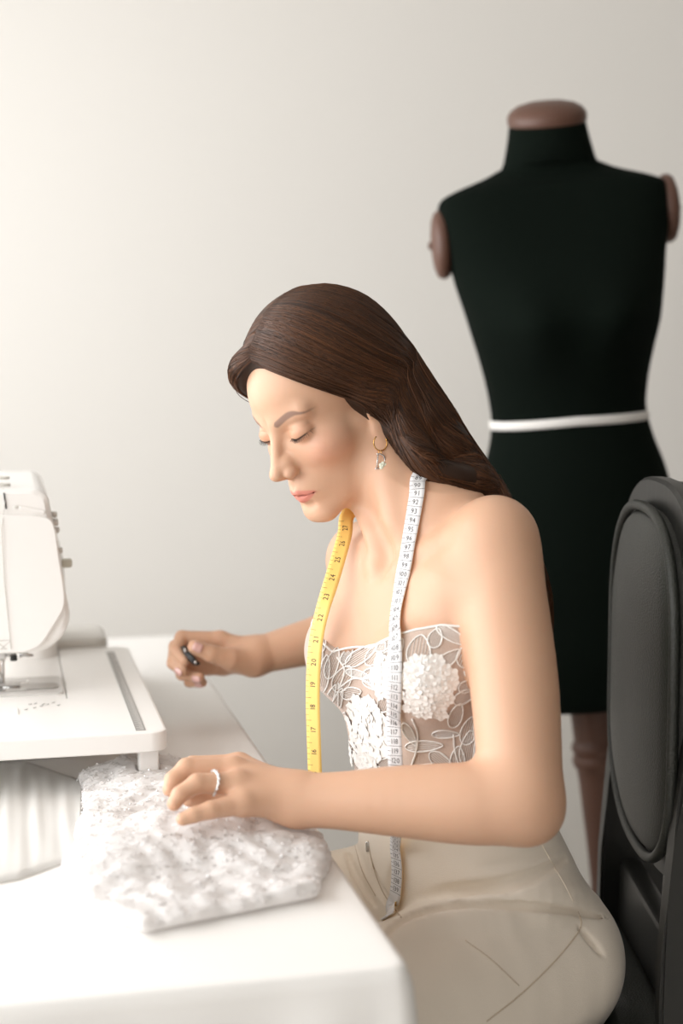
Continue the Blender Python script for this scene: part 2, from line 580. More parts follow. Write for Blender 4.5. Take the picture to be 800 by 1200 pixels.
# near (left) arm
mixp = lambda a, b, t: a * (1 - t) + b * t
skin.chain([SH_L, mixp(SH_L, EL_L, .18) + A3([.002, 0, 0]), mixp(SH_L, EL_L, .55) + A3([.005, 0, 0]), mixp(SH_L, EL_L, .88) + A3([.002, 0, 0]), EL_L], [.0445, .0460, .0450, .041, .037], 0.016, 5)
skin.chain([EL_L, mixp(EL_L, WR_L, .22) + A3([0, -.003, -.001]), mixp(EL_L, WR_L, .55), mixp(EL_L, WR_L, .85), WR_L], [.038, .0395, .034, .0265, .0250], 0.018, 5)
skin.ell(EL_L + A3([.010, .004, -.012]), (.026, .028, .026), 0.02)
skin.rc(mixp(EL_L, WR_L, .8) + A3([0, .012, 0]), WR_L + A3([0, .014, 0]), .021, .021, 0.01)
# far (right) arm
skin.chain([SH_R, mixp(SH_R, EL_R, .25) - A3([.004, 0, .012]), mixp(SH_R, EL_R, .6), EL_R], [.043, .046, .042, .038], 0.02, 4)
skin.chain([EL_R, mixp(EL_R, WR_R, .28), mixp(EL_R, WR_R, .7), WR_R], [.038, .040, .031, .0245], 0.02, 4)

# hands: joints as seen, radii in metres
ARM_N = len(skin.ops)
def hand(wr, palm, fingers, thumb, k=0.006):
    for m, r0, r1 in palm: skin.rc(wr, m, r0, r1, 0.014)
    for j, r in fingers: skin.chain(j, r, k)
    j, r = thumb
    skin.chain(j, r, 0.010)
HL = dict(
    middle=[P(274, 902, 1.475), P(219, 900, 1.466), P(203, 914, 1.458), P(199, 925, 1.452)],
    index=[P(280, 897, 1.505), P(226, 897, 1.502), P(210, 908, 1.492), P(205, 922, 1.485)],
    ring=[P(279, 918, 1.447), P(231, 918, 1.432), P(211, 931, 1.424), P(204, 942, 1.420)],
    pinky=[P(286, 941, 1.430), P(247, 949, 1.413), P(227, 955, 1.407), P(214, 960, 1.404)])
RAD = dict(index=[.0125, .0100, .0088, .0075], middle=[.0130, .0103, .0090, .0078], ring=[.0125, .0098, .0086, .0074], pinky=[.0120, .0090, .0078, .0068])
hand(WR_L + A3([0, .004, 0]), [(HL[n][0], .020, .0135) for n in HL] + [(P(290, 925, 1.47), .022, .016)],
     [(HL[n], RAD[n]) for n in HL],
     ([WR_L + A3([-.02, .018, -.004]), P(285, 926, 1.505), P(248, 935, 1.500), P(222, 936, 1.485)], [.017, .0145, .0110, .0085]))
HR = dict(
    index=[P(258, 750, 1.995), P(213, 747, 1.985), P(206, 762, 1.965), P(216, 774, 1.955)],
    middle=[P(256, 760, 2.015), P(206, 758, 1.995), P(203, 777, 1.968), P(214, 787, 1.958)],
    ring=[P(258, 771, 2.025), P(212, 772, 2.005), P(213, 790, 1.978), P(234, 794, 1.965)],
    pinky=[P(262, 781, 2.03), P(220, 786, 2.012), P(222, 799, 1.990), P(237, 800, 1.975)])
hand(WR_R + A3([-.004, -.002, 0]), [(HR[n][0], .020, .0130) for n in HR] + [(P(280, 770, 1.995), .022, .020)],
     [(HR[n], [r * .98 for r in RAD[n]]) for n in HR],
     ([P(296, 776, 1.985), P(270, 772, 1.962), P(247, 766, 1.948), P(228, 758, 1.940)], [.020, .0150, .0118, .0098]))
HAND_N = len(skin.ops)
skin.fn(head_field, head_w((0, 0, 0)), 0.155, 0.014)
# hollows: above the breastbone, armpit fold
skin.ell(tw(.165, 0, .465), (.014, .014, .014), 0.03, '-')

def nrm_flip(sdf, V, Q):
    """turn the quads outward"""
    i = rng.integers(0, len(Q), 400)
    n = np.cross(V[Q[i, 2]] - V[Q[i, 0]], V[Q[i, 3]] - V[Q[i, 1]])
    g = sdf.grad(V[Q[i]].mean(1))
    return Q[:, ::-1] if (n * g).sum() < 0 else Q

import time as _t; _t0 = _t.time()
SV, SQ = surface(skin, (-.30, 1.25, .60), (.36, 2.25, 1.42), 0.0018)
SQ = nrm_flip(skin, SV, SQ)
SV = relax(SV, SQ, 2, 0.5)
def refine_face(V, Q):
    """halve the cells of the front of the face, laid back on the solid"""
    q = head_l(V)
    inn = (q[:, 1] > 4.2) & (np.abs(q[:, 0]) < 5.6) & (q[:, 2] > -9.4) & (q[:, 2] < 3.4) & (np.linalg.norm(q, axis=1) < 14)
    f = inn[Q].all(1)
    A, rest = Q[f], Q[~f]
    E = np.sort(np.stack([A, np.roll(A, -1, 1)], -1), -1).reshape(-1, 2)
    ue, inv = np.unique(E[:, 0].astype(np.int64) * len(V) + E[:, 1], return_inverse=True)
    mid = (V[ue // len(V)] + V[ue % len(V)]) / 2
    cen = V[A].mean(1)
    m = inv.reshape(-1, 4) + len(V); c = np.arange(len(A)) + len(V) + len(ue)
    sub = np.concatenate([np.stack([A[:, i], m[:, i], c, m[:, (i + 3) % 4]], -1) for i in range(4)])
    new = np.concatenate([mid, cen])
    for _ in range(2): new = new - skin.grad(new, 3e-4) * skin(new)[:, None] * .9
    # edges shared with coarse cells keep a point of their own there: turn those cells into fans
    key = {int(k): i + len(V) for i, k in enumerate(ue)}
    out, fan, extra = [], [], []
    RE = np.sort(np.stack([rest, np.roll(rest, -1, 1)], -1), -1)
    rk = RE[..., 0].astype(np.int64) * len(V) + RE[..., 1]
    touch = np.isin(rk, ue)
    any_t = touch.any(1)
    for quad, ks, tt in zip(rest[any_t], rk[any_t], touch[any_t]):
        ring = []
        for i in range(4):
            ring.append(quad[i])
            if tt[i]: ring.append(key[int(ks[i])])
        ci = len(V) + len(new) + len(extra); extra.append(V[quad].mean(0))
        n = len(ring)
        fan += [(ci, ring[i], ring[(i + 1) % n]) for i in range(n)]
    allV = np.concatenate([V, new, np.array(extra).reshape(-1, 3)])
    return allV, np.concatenate([rest[~any_t], sub]), np.array(fan, int).reshape(-1, 3)
SV, SQ, STRI = refine_face(SV, SQ)
print('skin', len(SV), len(SQ), _t.time() - _t0)

# --- colour of the skin itself: lips, brows, lids, nails, cheeks
def skin_colors(V):
    base = A3(srgb(207, 165, 137)[:3])
    col = np.tile(base, (len(V), 1))
    def blend(w, c):
        nonlocal col
        col = col * (1 - w[:, None]) + w[:, None] * A3(srgb(*c)[:3])
    q = head_l(V); x, y, z = q[:, 0], q[:, 1], q[:, 2]; ax = np.abs(x)
    face = (np.linalg.norm(q, axis=1) < 14) & (y > 3)
    w = gau(ax - 4.6, 2.2) * gau(z + 3.0, 2.0) * gau(y - 6.0, 3.5) * face * .35
    blend(w, (222, 150, 130))
    w = (gau(ax - 3.2, 1.5) * gau(z - 0.1, .75) * sstep(5.5, 6.5, y)) * face * .55
    blend(w, (196, 138, 108))
    # lips
    lipz = np.where(z > -7.3, (-7.3 + .82 - .16 * gau(ax, .3) + .10 * gau(ax - .5, .4)) - .34 * (ax / 2.0) ** 2 * 1.3, -7.3 - 1.0 + .52 * (ax / 2.0) ** 2 * 1.5)
    w = np.where(z > -7.3, sstep(.10, -.10, z - lipz), sstep(-.12, .10, z - lipz)) * sstep(2.45, 2.2, ax) * (y > 6.5) * face
    blend(np.clip(w, 0, 1) * .85, (205, 124, 112))
    w = sstep(.13, .05, np.abs(z + 7.30)) * sstep(2.45, 2.2, ax) * (y > 6.5) * face
    blend(w * .55, (140, 72, 62))
    # brow
    bz = 1.45 + .85 * sstep(.8, 3.8, ax) - .45 * sstep(3.9, 5.4, ax)
    bw = .36 * sstep(1.0, 1.6, ax) * (1 - .72 * sstep(3.2, 5.3, ax)) + .02
    w = sstep(bw + .10, bw - .12, np.abs(z - bz)) * sstep(1.05, 1.45, ax) * sstep(5.4, 4.9, ax) * (y > 4) * face
    blend(w * .72, (112, 88, 82))
    # lash line
    w = sstep(.13, .04, np.abs(z - lid_z(ax) + .03)) * sstep(1.75, 2.2, ax) * sstep(4.7, 4.3, ax) * (y > 5) * face
    blend(w * .85, (52, 38, 34))
    return col
# ------------------------------------------------------------------ the body
def skin_material():
    m = mat('skin', srgb(229, 190, 164), rough=0.45, spec=0.4, sss=0.14, bump=0.10, bscale=900)
    nt = m.node_tree
    a = nt.nodes.new('ShaderNodeVertexColor'); a.layer_name = 'Col'
    nt.links.new(a.outputs['Color'], nt.nodes['Principled BSDF'].inputs['Base Color'])
    return m
M_SKIN = skin_material()
person_me = fast_mesh('person', SV, SQ, STRI)
color_attr(person_me, skin_colors(SV))
person = link_mesh('person', person_me, M_SKIN)
tag(person, 'young woman with long brown hair in a lace bustier, sewing at the white table', 'person')

# ------------------------------------------------------------------ bustier
bod = skin.offset(.0034, TRUNK_N)
_nl = np.array([(-180, .372), (-130, .378), (-90, .386), (-60, .384), (-36, .369), (-24, .358), (-15, .350), (-6, .356), (13, .368), (32, .383), (45, .393), (57, .399), (70, .397), (90, .388), (130, .378), (180, .372)])
def neckline(phi): return np.interp(phi, _nl[:, 0], _nl[:, 1])
def bodice_field(p):
    d = bod(p)
    f, l, u = tl(p)
    c = np.interp(u, _us, T_C)
    phi = np.degrees(np.arctan2(l, f - c))
    d = np.maximum(d, (u - neckline(phi)) * .8)
    return np.maximum(d, .155 - u).astype(np.float32)
bodice_sdf = Solid(); bodice_sdf.fn(bodice_field, tw(.06, 0, .28), .24, 0)
BV, BQ = surface(bodice_sdf, tw(.06, 0, .27) - .21, tw(.06, 0, .27) + .21, 0.0026)
BQ = nrm_flip(bodice_sdf, BV, BQ)
BV = relax(BV, BQ, 2, .5)
M_TULLE = mat('nude_tulle', srgb(204, 182, 168), rough=0.8, spec=0.2, sheen=0.3, bump=0.5, bscale=700, var=.12, vscale=30)
bodice = link_mesh('bodice', fast_mesh('bodice', BV, BQ), M_TULLE, person)
M_LACE = mat('white_embroidery', srgb(236, 233, 229), rough=0.7, spec=0.3, sheen=0.3)

_rec, _pos = [], [None, 0]
def bod_pts(px, py, off=.0008):
    """points of the picture laid on the bustier (first pass: only noted, so that all are found in one go)"""
    if _pos[0] is None:
        _rec.append((np.asarray(px, float), np.asarray(py, float)))
        return np.zeros((len(px), 3)), np.zeros(len(px), bool)
    Pm, Nm = _pos[0]; i = _pos[1]; _pos[1] += len(px)
    p = Pm[i:i + len(px)]; ok = ~np.isnan(p[:, 0])
    return p + off * Nm[i:i + len(px)], ok

def lace_leaf(cx, cy, ln, wd, ang, hatch=7, name='lace_leaf', rim=.00085):
    """one embroidered leaf: corded outline with hatched veins, laid on the bustier"""
    a = math.radians(ang); ca, sa = math.cos(a), math.sin(a)
    def T(u, v): return cx + ca * u + sa * v, cy - sa * u + ca * v
    t = np.linspace(0, 2 * math.pi, 26, endpoint=False)
    u = np.cos(t) * ln / 2; v = np.sin(t) * wd / 2 * (1 - .25 * np.cos(t)) * np.sqrt(np.abs(np.sin(t))) ** .35
    bm = bmesh.new()
    p, ok = bod_pts(*T(u, v))
    if ok.all(): bm_tube(bm, p, rim, 5, closed=True)
    elif ok.sum() > 3:
        k = np.argmax(~ok); pr = np.roll(p, -k, 0); okr = np.roll(ok, -k)
        seg = pr[okr]
        if len(seg) > 3: bm_tube(bm, seg, rim, 5)
    for i in range(hatch):
        vv = (i + .5) / hatch * 2 - 1
        hl = math.sqrt(max(0, 1 - vv * vv)) * .92
        p, ok = bod_pts(*T(np.linspace(-hl, hl, 7) * ln / 2, np.full(7, vv * wd / 2 * .95)), off=.0004)
        p = p[ok]
        if len(p) > 2: bm_tube(bm, p, .00042, 3)
    if len(bm.verts) == 0: bm.free(); return
    return bm_obj(name, bm, M_LACE, bodice)

def lace_stem(pts, r=.0011):
    q = catmull(pts, max(8, len(pts) * 5))
    p, ok = bod_pts(q[:, 0], q[:, 1]); p = p[ok]
    if len(p) > 3:
        bm = bmesh.new(); bm_tube(bm, p, r, 5); bm_obj('lace_stem', bm, M_LACE, bodice)

def lace_flower(cx, cy, rx, ry, seed, rows=6, grow=1.0):
    """a ruffled flower head: rows of thin overlapping scalloped petals"""
    r = random.Random(seed)
    bm = bmesh.new()
    P2, R2 = [], []
    for j in range(rows):
        yy = (j + .5) / rows * 2 - 1
        w = math.sqrt(max(0.05, 1 - yy * yy)) * r.uniform(.9, 1.08)
        n = max(3, int(2 * rx * w / 7.0))
        for i in range(n):
            xx = ((i + .5 + .5 * (j % 2) - .25) / n * 2 - 1) * w
            P2.append((cx + rx * xx + r.uniform(-2.5, 2.5), cy + ry * yy + r.uniform(-2.5, 2.5))); R2.append(grow * r.uniform(5.5, 8.5))
    P2 = np.array(P2)
    p, ok = bod_pts(P2[:, 0], P2[:, 1], .0006)
    p0 = np.nan_to_num(p); N = bod.grad(p0)
    for q, n, rr, o in zip(p, N, R2, ok):
        if not o: continue
        t1 = np.cross(n, [0, 0, 1.0]); t1 /= np.linalg.norm(t1) + 1e-9; t2 = np.cross(n, t1)
        rad = rr / 1000.0; ph = r.uniform(0, 6.28); ta = r.uniform(0, 6.28); tilt = r.uniform(.02, .14); nl = r.choice((5, 6, 7))
        m = 20; rings = []
        for f, hh in ((.0, .0), (.55, .25), (1.0, .75)):
            ring = []
            for k in range(m if f else 1):
                a = 2 * math.pi * k / m
                rk = rad * f * (1 + .13 * math.cos(nl * a + ph))
                h = .0007 + hh * .0008 + rk * tilt * math.cos(a - ta) + f * .0006 * math.cos(nl * a + ph + 1.2)
                ring.append(bm.verts.new(Vector(q + rk * (math.cos(a) * t1 + math.sin(a) * t2) + n * max(h, -.0002))))
            rings.append(ring)
        for k in range(m):
            k2 = (k + 1) % m
            bm.faces.new((rings[0][0], rings[1][k], rings[1][k2])); bm.faces.new((rings[1][k], rings[2][k], rings[2][k2], rings[1][k2]))
    if not len(bm.verts): bm.free(); return
    return bm_obj('lace_flower', bm, M_LACE, bodice)

def embroider():
    for a in [  # centre x, y, length, width, angle
        (491, 763, 38, 27, 80), (510, 748, 24, 16, 70), (530, 745, 42, 14, -30), (546, 768, 30, 20, 70), (553, 790, 22, 15, -50),
        (523, 774, 40, 15, 38), (547, 804, 22, 13, 25), (544, 816, 30, 14, 30), (534, 838, 30, 15, 68), (522, 860, 32, 9, 0),
        (536, 890, 32, 17, 85), (549, 856, 34, 18, 75), (548, 876, 42, 17, 80), (551, 902, 24, 13, 80), (562, 878, 28, 14, 100),
        (497, 874, 44, 13, 3), (518, 893, 36, 16, -38), (492, 902, 36, 11, 20), (480, 860, 30, 10, -60), (561, 850, 24, 12, 80), (531, 913, 26, 14, 70),
        # far side of the front
        (390, 777, 38, 14, 72), (402, 795, 34, 20, 60), (380, 790, 46, 13, 80), (372, 768, 46, 14, 84), (424, 768, 44, 16, 32), (441, 766, 34, 16, 50),
        (436, 790, 26, 15, 30), (412, 812, 24, 14, 10), (395, 825, 40, 11, 72), (385, 822, 44, 10, 66), (452, 775, 34, 14, 60), (441, 802, 34, 13, -20),
        (398, 850, 34, 10, 68), (405, 880, 40, 12, 60), (415, 898, 36, 14, 50), (430, 905, 34, 13, 20), (448, 898, 30, 14, 40), (441, 848, 30, 20, -70),
        (453, 820, 30, 16, 70), (407, 767, 26, 10, 60), (378, 750, 30, 9, 85), (465, 760, 26, 13, 60), (452, 756, 26, 10, 30), (420, 790, 30, 9, -15)]:
        lace_leaf(*a)
    lace_flower(500, 806, 33, 35, 3, 8); lace_flower(428, 858, 25, 40, 5, 10, 1.35); lace_flower(449, 793, 11, 21, 8, 5, 1.2)
    lace_stem([(483, 842), (489, 858), (488, 880), (478, 908)]); lace_stem([(531, 860), (533, 880), (540, 905)]); lace_stem([(397, 800), (397, 835), (400, 850)])
    lace_stem([(397, 806), (415, 795), (432, 800), (450, 820)]); lace_stem([(398, 852), (418, 880), (436, 905)]); lace_stem([(395, 770), (404, 785), (398, 806)])
embroider()
_pp = march(bodice_sdf, np.concatenate([r[0] for r in _rec]), np.concatenate([r[1] for r in _rec]))
_pos[0] = (_pp, bod.grad(np.nan_to_num(_pp)))
embroider()
def neck_edge():
    ph = np.linspace(-75, 92, 90)
    u = neckline(ph); c = np.interp(u, _us, T_C)
    p = np.array([tw(cc + .13 * math.cos(math.radians(a)), .13 * math.sin(math.radians(a)), uu) for a, uu, cc in zip(ph, u, c)])
    for _ in range(6):
        g = bod.grad(p); g[:, 2] = 0; g /= np.linalg.norm(g, axis=1, keepdims=True) + 1e-9
        p = p - g * bod(p)[:, None]
    bm = bmesh.new(); bm_tube(bm, p, .0014, 6)
    bm_obj('lace_edging', bm, M_LACE, bodice)
neck_edge()

# ------------------------------------------------------------------ trousers
pants = Solid()
pants.fn(lambda p: torso_field(p, .006, -.10, .172), tw(0, 0, .05), 0.27, 0.02)
HIP = {1: tw(-.005, .088, -.012), -1: tw(-.005, -.088, -.012)}
KNEE = {1: tw(.40, .125, -.02), -1: tw(.41, -.10, -.015)}
ANK = {1: tw(.36, .13, -.50), -1: tw(.40, -.10, -.50)}
for s in (-1, 1):
    pants.ell(tw(-.016, s * .074, -.016), (.086, .088, .086), 0.03)
    pants.chain([HIP[s], mixp(HIP[s], KNEE[s], .35) + A3([0, 0, .006]), mixp(HIP[s], KNEE[s], .7), KNEE[s]], [.098, .096, .078, .064], .006, 4)
    pants.chain([KNEE[s], mixp(KNEE[s], ANK[s], .35) - TF * .02, ANK[s]], [.063, .062, .056], .02, 4)
def groove(pts, r, k, depth=.4):
    q = catmull(pts, len(pts) * 3)
    p = march(pants, q[:, 0], q[:, 1]); p = p[~np.isnan(p[:, 0])]
    if len(p) < 3: return
    p = p + pants.grad(p) * r * (1 - depth)
    i = [(p, np.linspace(0, 1, len(p)))]
    rr = [r * (.35 + .65 * math.sin(math.pi * t) ** .6) for t in i[0][1]]
    c = p.mean(0); R = np.linalg.norm(p - c, axis=1).max() + r
    def fn(x, p=p, rr=rr):
        d = d_rc(x, p[0], p[1], rr[0], rr[1])
        for j in range(1, len(p) - 1): d = np.minimum(d, d_rc(x, p[j], p[j + 1], rr[j], rr[j + 1]))
        return d
    pants.ops.append(('-', fn, c, R, k))
def roll(pts, r, lift, k):
    """a padded fold of cloth along a line"""
    q = catmull(pts, len(pts) * 3)
    p = march(pants, q[:, 0], q[:, 1]); p = p[~np.isnan(p[:, 0])]
    if len(p) < 3: return
    n = pants.grad(p)
    p = p - n * (r - lift) + A3([0, 0, lift * .5])
    pants.chain(list(p), [r * (.45 + .55 * math.sin(math.pi * t) ** .5) for t in np.linspace(0, 1, len(p))], k)
roll([(446, 1122), (464, 1098), (496, 1080), (540, 1072), (600, 1075), (650, 1080)], .024, .009, .016)
roll([(560, 1052), (610, 1050), (660, 1050), (700, 1052)], .014, .004, .012)
for g in [([(438, 1114), (452, 1094), (468, 1078), (496, 1066), (540, 1058), (600, 1061), (660, 1067), (714, 1076)], .0062, .002, 1.5),
          ([(520, 1044), (590, 1036), (640, 1019), (692, 990)], .009, .003, 1.1), ([(565, 1014), (620, 1008), (664, 988)], .007, .005, .6),
          ([(490, 1052), (550, 1045), (605, 1044)], .007, .005, .55),
          ([(678, 1086), (692, 1102), (708, 1120)], .005, .002, 1.4),
          ([(430, 1000), (441, 1035), (458, 1066)], .006, .002, 1.4), ([(404, 990), (418, 1025), (440, 1062)], .006, .002, 1.4), ([(462, 1016), (457, 1042), (464, 1064)], .008, .008, .5)]:
    groove(*g)
PV, PQ = surface(pants, tw(.15, 0, -.2) - A3([.36, .36, .40]), tw(.15, 0, -.2) + A3([.36, .36, .42]), 0.0030)
PQ = nrm_flip(pants, PV, PQ)
PV = relax(PV, PQ, 1, .5)
M_PANTS = mat('cream_trouser_cloth', srgb(236, 226, 212), rough=0.75, spec=0.25, sheen=0.25, bump=0.25, bscale=900)
trousers = link_mesh('trousers', fast_mesh('trousers', PV, PQ), M_PANTS, person)
M_SEAM = mat('trouser_stitching', srgb(232, 220, 204), rough=0.8)
M_SEAMD = mat('trouser_seam', srgb(198, 182, 162), rough=0.8)
def seam(pts, m, r=.0008, name='seam'):
    q = catmull(pts, len(pts) * 7)
    p = march(pants, q[:, 0], q[:, 1]); p = p[~np.isnan(p[:, 0])]
    if len(p) < 4: return
    bm = bmesh.new(); bm_tube(bm, p, r, 5); bm_obj(name, bm, m, trousers)
seam([(629, 978), (645, 1008), (660, 1034), (672, 1057)], M_SEAM)
seam([(677, 1068), (681, 1083), (672, 1100), (643, 1134), (607, 1168), (570, 1197)], M_SEAMD)
seam([(545, 1102), (575, 1124), (608, 1155)], M_SEAMD, .0006)
seam([(431, 985), (437, 1015), (450, 1048), (470, 1075)], M_SEAMD)
seam([(414, 984), (424, 1020), (440, 1050)], M_SEAMD, .0006)
M_STEEL = mat('steel', (.62, .61, .60, 1), rough=0.25, metal=1.0)
zp = march(pants, [432], [992])[0]
if not np.isnan(zp[0]):
    bm = bmesh.new()
    n = pants.grad(zp[None])[0]
    bm_box(bm, zp + n * .0015, (.0045, .002, .012), .0008)
    bm_obj('zipper_pull', bm, M_STEEL, trousers)
M_SHOE = mat('shoe_leather', srgb(225, 220, 212), rough=0.5)
for s in (1, -1):
    sh = Solid(); a = ANK[s].copy(); a[2] = .045
    sh.chain([a - TF * .03, a + TF * .06, a + TF * .15 - A3([0, 0, .012])], [.040, .040, .028], .01, 4)
    sh.rc(a, a + A3([0, 0, .06]), .034, .036, .02)
    v, q = surface(sh, a - .22, a + .22, .007); q = nrm_flip(sh, v, q)
    link_mesh('shoe', fast_mesh('shoe', relax(v, q, 2), q), M_SHOE, person)
# ================================================================== setting
M_WALL = mat('wall_paint', srgb(217, 214, 209), rough=0.85, spec=0.2, bump=0.05, bscale=120)
M_FLOOR = mat('floor_paint', srgb(214, 210, 205), rough=0.6, var=0.08)
M_CEIL = mat('ceiling_paint', srgb(225, 222, 218), rough=0.9)
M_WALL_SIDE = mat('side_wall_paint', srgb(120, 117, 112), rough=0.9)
M_WALL_FRONT = mat('front_wall_paint', srgb(210, 207, 203), rough=0.9)
def plate(name, lo, hi, m):
    bm = bmesh.new()
    lo, hi = A3(lo), A3(hi)
    bm_box(bm, (lo + hi) / 2, hi - lo)
    o = bm_obj(name, bm, m, smooth=False)
    return tag(o, kind='structure')
X0, X1, Y0, Y1, ZC = -1.70, 2.2, -1.6, 3.45, 2.9
plate('floor', (X0 - .1, Y0 - .1, -.1), (X1 + .1, Y1 + .1, 0), M_FLOOR)
plate('wall_back', (X0 - .1, Y1, 0), (X1 + .1, Y1 + .1, ZC), M_WALL)
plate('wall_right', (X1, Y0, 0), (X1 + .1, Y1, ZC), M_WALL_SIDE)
plate('wall_front', (X0 - .1, Y0 - .1, 0), (X1 + .1, Y0, ZC), M_WALL_FRONT)
plate('ceiling', (X0 - .1, Y0 - .1, ZC), (X1 + .1, Y1 + .1, ZC + .1), M_CEIL)
# left wall with its window opening
WY0, WY1, WZ0, WZ1 = -1.38, 2.98, .72, 2.52
bm = bmesh.new()
for lo, hi in (((X0 - .1, Y0, 0), (X0, WY0, ZC)), ((X0 - .1, WY1, 0), (X0, Y1, ZC)), ((X0 - .1, WY0, 0), (X0, WY1, WZ0)), ((X0 - .1, WY0, WZ1), (X0, WY1, ZC))):
    bm_box(bm, (A3(lo) + A3(hi)) / 2, A3(hi) - A3(lo))
tag(bm_obj('wall_left', bm, M_WALL, smooth=False), kind='structure')
# ================================================================== hair
hair = Solid()
hl = lambda x, y, z: head_w((x, y, z))
_hb = np.array([(-.4, -9.), (-.3, -1.9), (.3, -.7), (2.25, 1.5), (4.3, 3.5), (5.7, 5.25), (6.6, 6.8), (6.95, 8.0), (7.4, 11), (9, 20)])
def hair_cap(p):
    q = head_l(p)
    d = d_ell(q, (0, -1.5, 4.2), (8.0, 9.9, 9.2)) * HS
    zb = np.interp(q[..., 1], _hb[:, 0], _hb[:, 1])      # thin at the hairline, full further up
    th = .0015 + .020 * sstep(0, 5.0, q[..., 2] - zb) + .02 * sstep(0, -3, q[..., 1])
    return smax(d, head_rough(q) - th, .006)
hair.fn(hair_cap, hl(0, -1, 4), .115, .01)
def hair_cut(p):
    """what the hairline leaves free: the face and the ear lobes"""
    q = head_l(p)
    zb = np.interp(q[..., 1], _hb[:, 0], _hb[:, 1])
    d = np.minimum((q[..., 2] - zb) * .6, 30) * HS      # below the line: negative, cut away
    return d
N_CAP = len(hair.ops)
hair.fn(hair_cut, hl(0, 3, 0), .15, .006, '-')
N_CUT = len(hair.ops)
hair.chain([P(424, 440, 1.665), P(452, 484, 1.665), P(478, 516, 1.668), P(514, 556, 1.672), P(566, 590, 1.69), tw(.022, .070, .462), tw(-.012, .062, .415), tw(-.022, .055, .34), tw(-.020, .048, .26)], [.060, .055, .047, .032, .023, .019, .017, .015, .008], .03, 4)
for l0, l1 in ((.035, .030), (.0, .0), (-.035, -.030), (-.065, -.055)):       # the length of it, spread flat down her back
    hair.chain([hl(l0 * 60, -7.5, -2.5), tw(.030, l0, .50), tw(-.005, l0, .43), tw(-.022, l0, .35), tw(-.020, l1, .25)], [.045, .026, .018, .015, .007], .03, 4)
hair.chain([hl(6.6, .6, 1.0), hl(7.1, -.5, 0), hl(7.25, -1.7, -1.4), hl(6.4, -2.8, -2.8), P(484, 526, 1.605), P(510, 550, 1.60), P(545, 561, 1.61), P(580, 576, 1.65)], [.004, .010, .014, .017, .017, .014, .012, .012], .015, 4)
hair.chain([hl(-5.0, -4, -1), P(440, 520, 1.76), P(470, 580, 1.80)], [.045, .040, .03], .03, 3)
hair.chain([hl(-.6, 6.2, 9.6), hl(-3.2, 6.5, 8.1), hl(-5.2, 5.6, 6.4), hl(-6.9, 3.2, 3.8), hl(-7.4, 0, .0), hl(-6.8, -2.5, -4)], [.008, .013, .014, .013, .015, .02], .010, 4)
HVv, HQ = surface(hair, (-.25, 1.38, .78), (.34, 2.02, 1.42), 0.0022)
HQ = nrm_flip(hair, HVv, HQ)
HVv = relax(HVv, HQ, 3, .5)
def hair_mat(name, attr):
    m = mat(name, srgb(60, 38, 24), rough=0.42, spec=0.35)
    nt = m.node_tree; b = nt.nodes['Principled BSDF']
    if attr:
        a = nt.nodes.new('ShaderNodeVertexColor'); a.layer_name = 'Col'
        nt.links.new(a.outputs['Color'], b.inputs['Base Color'])
    return m
hair_o = link_mesh('hair', fast_mesh('hair', HVv, HQ), mat('hair_mass', srgb(46, 29, 18), rough=.5, spec=.3), person)

def strands(n, front, mid, back, jit, seed, K=15):
    """locks combed from the parting to the tips between three guide lines, laid on the hair mass"""
    r = np.random.default_rng(seed)
    G = [catmull(g, K) for g in (front, mid, back)]
    s = r.random(n)[:, None, None]
    L = G[0] * (1 - s) * (1 - 2 * s) + G[1] * 4 * s * (1 - s) + G[2] * s * (2 * s - 1)
    t = np.linspace(0, 1, K)[None, :, None]
    L = L + r.normal(0, 1, (n, 1, 3)) * jit * (.3 + t) + r.normal(0, 1, (n, 1, 3)) * jit * .7 * np.sin(t * 5 + r.random((n, 1, 1)) * 6)
    off = r.uniform(-.0006, .0016, (n, 1)) * np.ones((1, K))
    sh = L.shape
    p = L.reshape(-1, 3); o = off.reshape(-1)
    for _ in range(3):
        g = hair_nocut.grad(p, 1e-3)
        p = p - g * (hair_nocut(p) - o)[:, None] * .9
    p = p.reshape(sh)
    e = np.concatenate([2 * p[:, :1] - p[:, 1:2], p, 2 * p[:, -1:] - p[:, -2:-1]], 1)      # a smooth curve through them
    mid = (-e[:, :-3] + 9 * e[:, 1:-2] + 9 * e[:, 2:-1] - e[:, 3:]) / 16
    out = np.empty((n, 2 * K - 1, 3)); out[:, ::2] = p; out[:, 1::2] = mid
    return out
hair_nocut = Solid(); hair_nocut.ops = hair.ops[:N_CAP] + hair.ops[N_CUT:]
fall = [P(472, 532, 1.59), P(500, 563, 1.59), P(548, 576, 1.60), P(596, 606, 1.68)]
back_fall = [P(482, 425, 1.665), P(512, 483, 1.67), P(545, 543, 1.68), P(590, 583, 1.69)]
mid_fall = [P(470, 470, 1.62), P(498, 520, 1.63), P(540, 560, 1.64), P(596, 600, 1.685)]
near_front = [hl(.05, 7.2, 8.9), hl(3.1, 6.9, 7.4), hl(5.3, 5.7, 5.4), hl(6.5, 3.5, 2.9), hl(7.0, 1.7, .9), hl(7.5, .1, -.5), hl(7.5, -1.6, -2.4)] + fall
near_mid = [hl(.05, 3.0, 12.6), hl(4.2, 2.6, 11.0), hl(7.2, .8, 7.4), hl(8.0, -1.5, 4.2), hl(8.0, -3.5, 2.0), hl(7.6, -5, 0)] + mid_fall
near_back = [hl(.05, -3.0, 13.2), hl(3.0, -6.0, 11.6), hl(3.6, -9.0, 8.6), hl(3.4, -10.6, 5.4), hl(3, -11, 3), hl(3, -11.2, 1)] + back_fall
mir = lambda g: [head_w(A3([-1, 1, 1]) * (((np.asarray(p) - HEAD_O) @ HEAD_R) / HS)) for p in g]
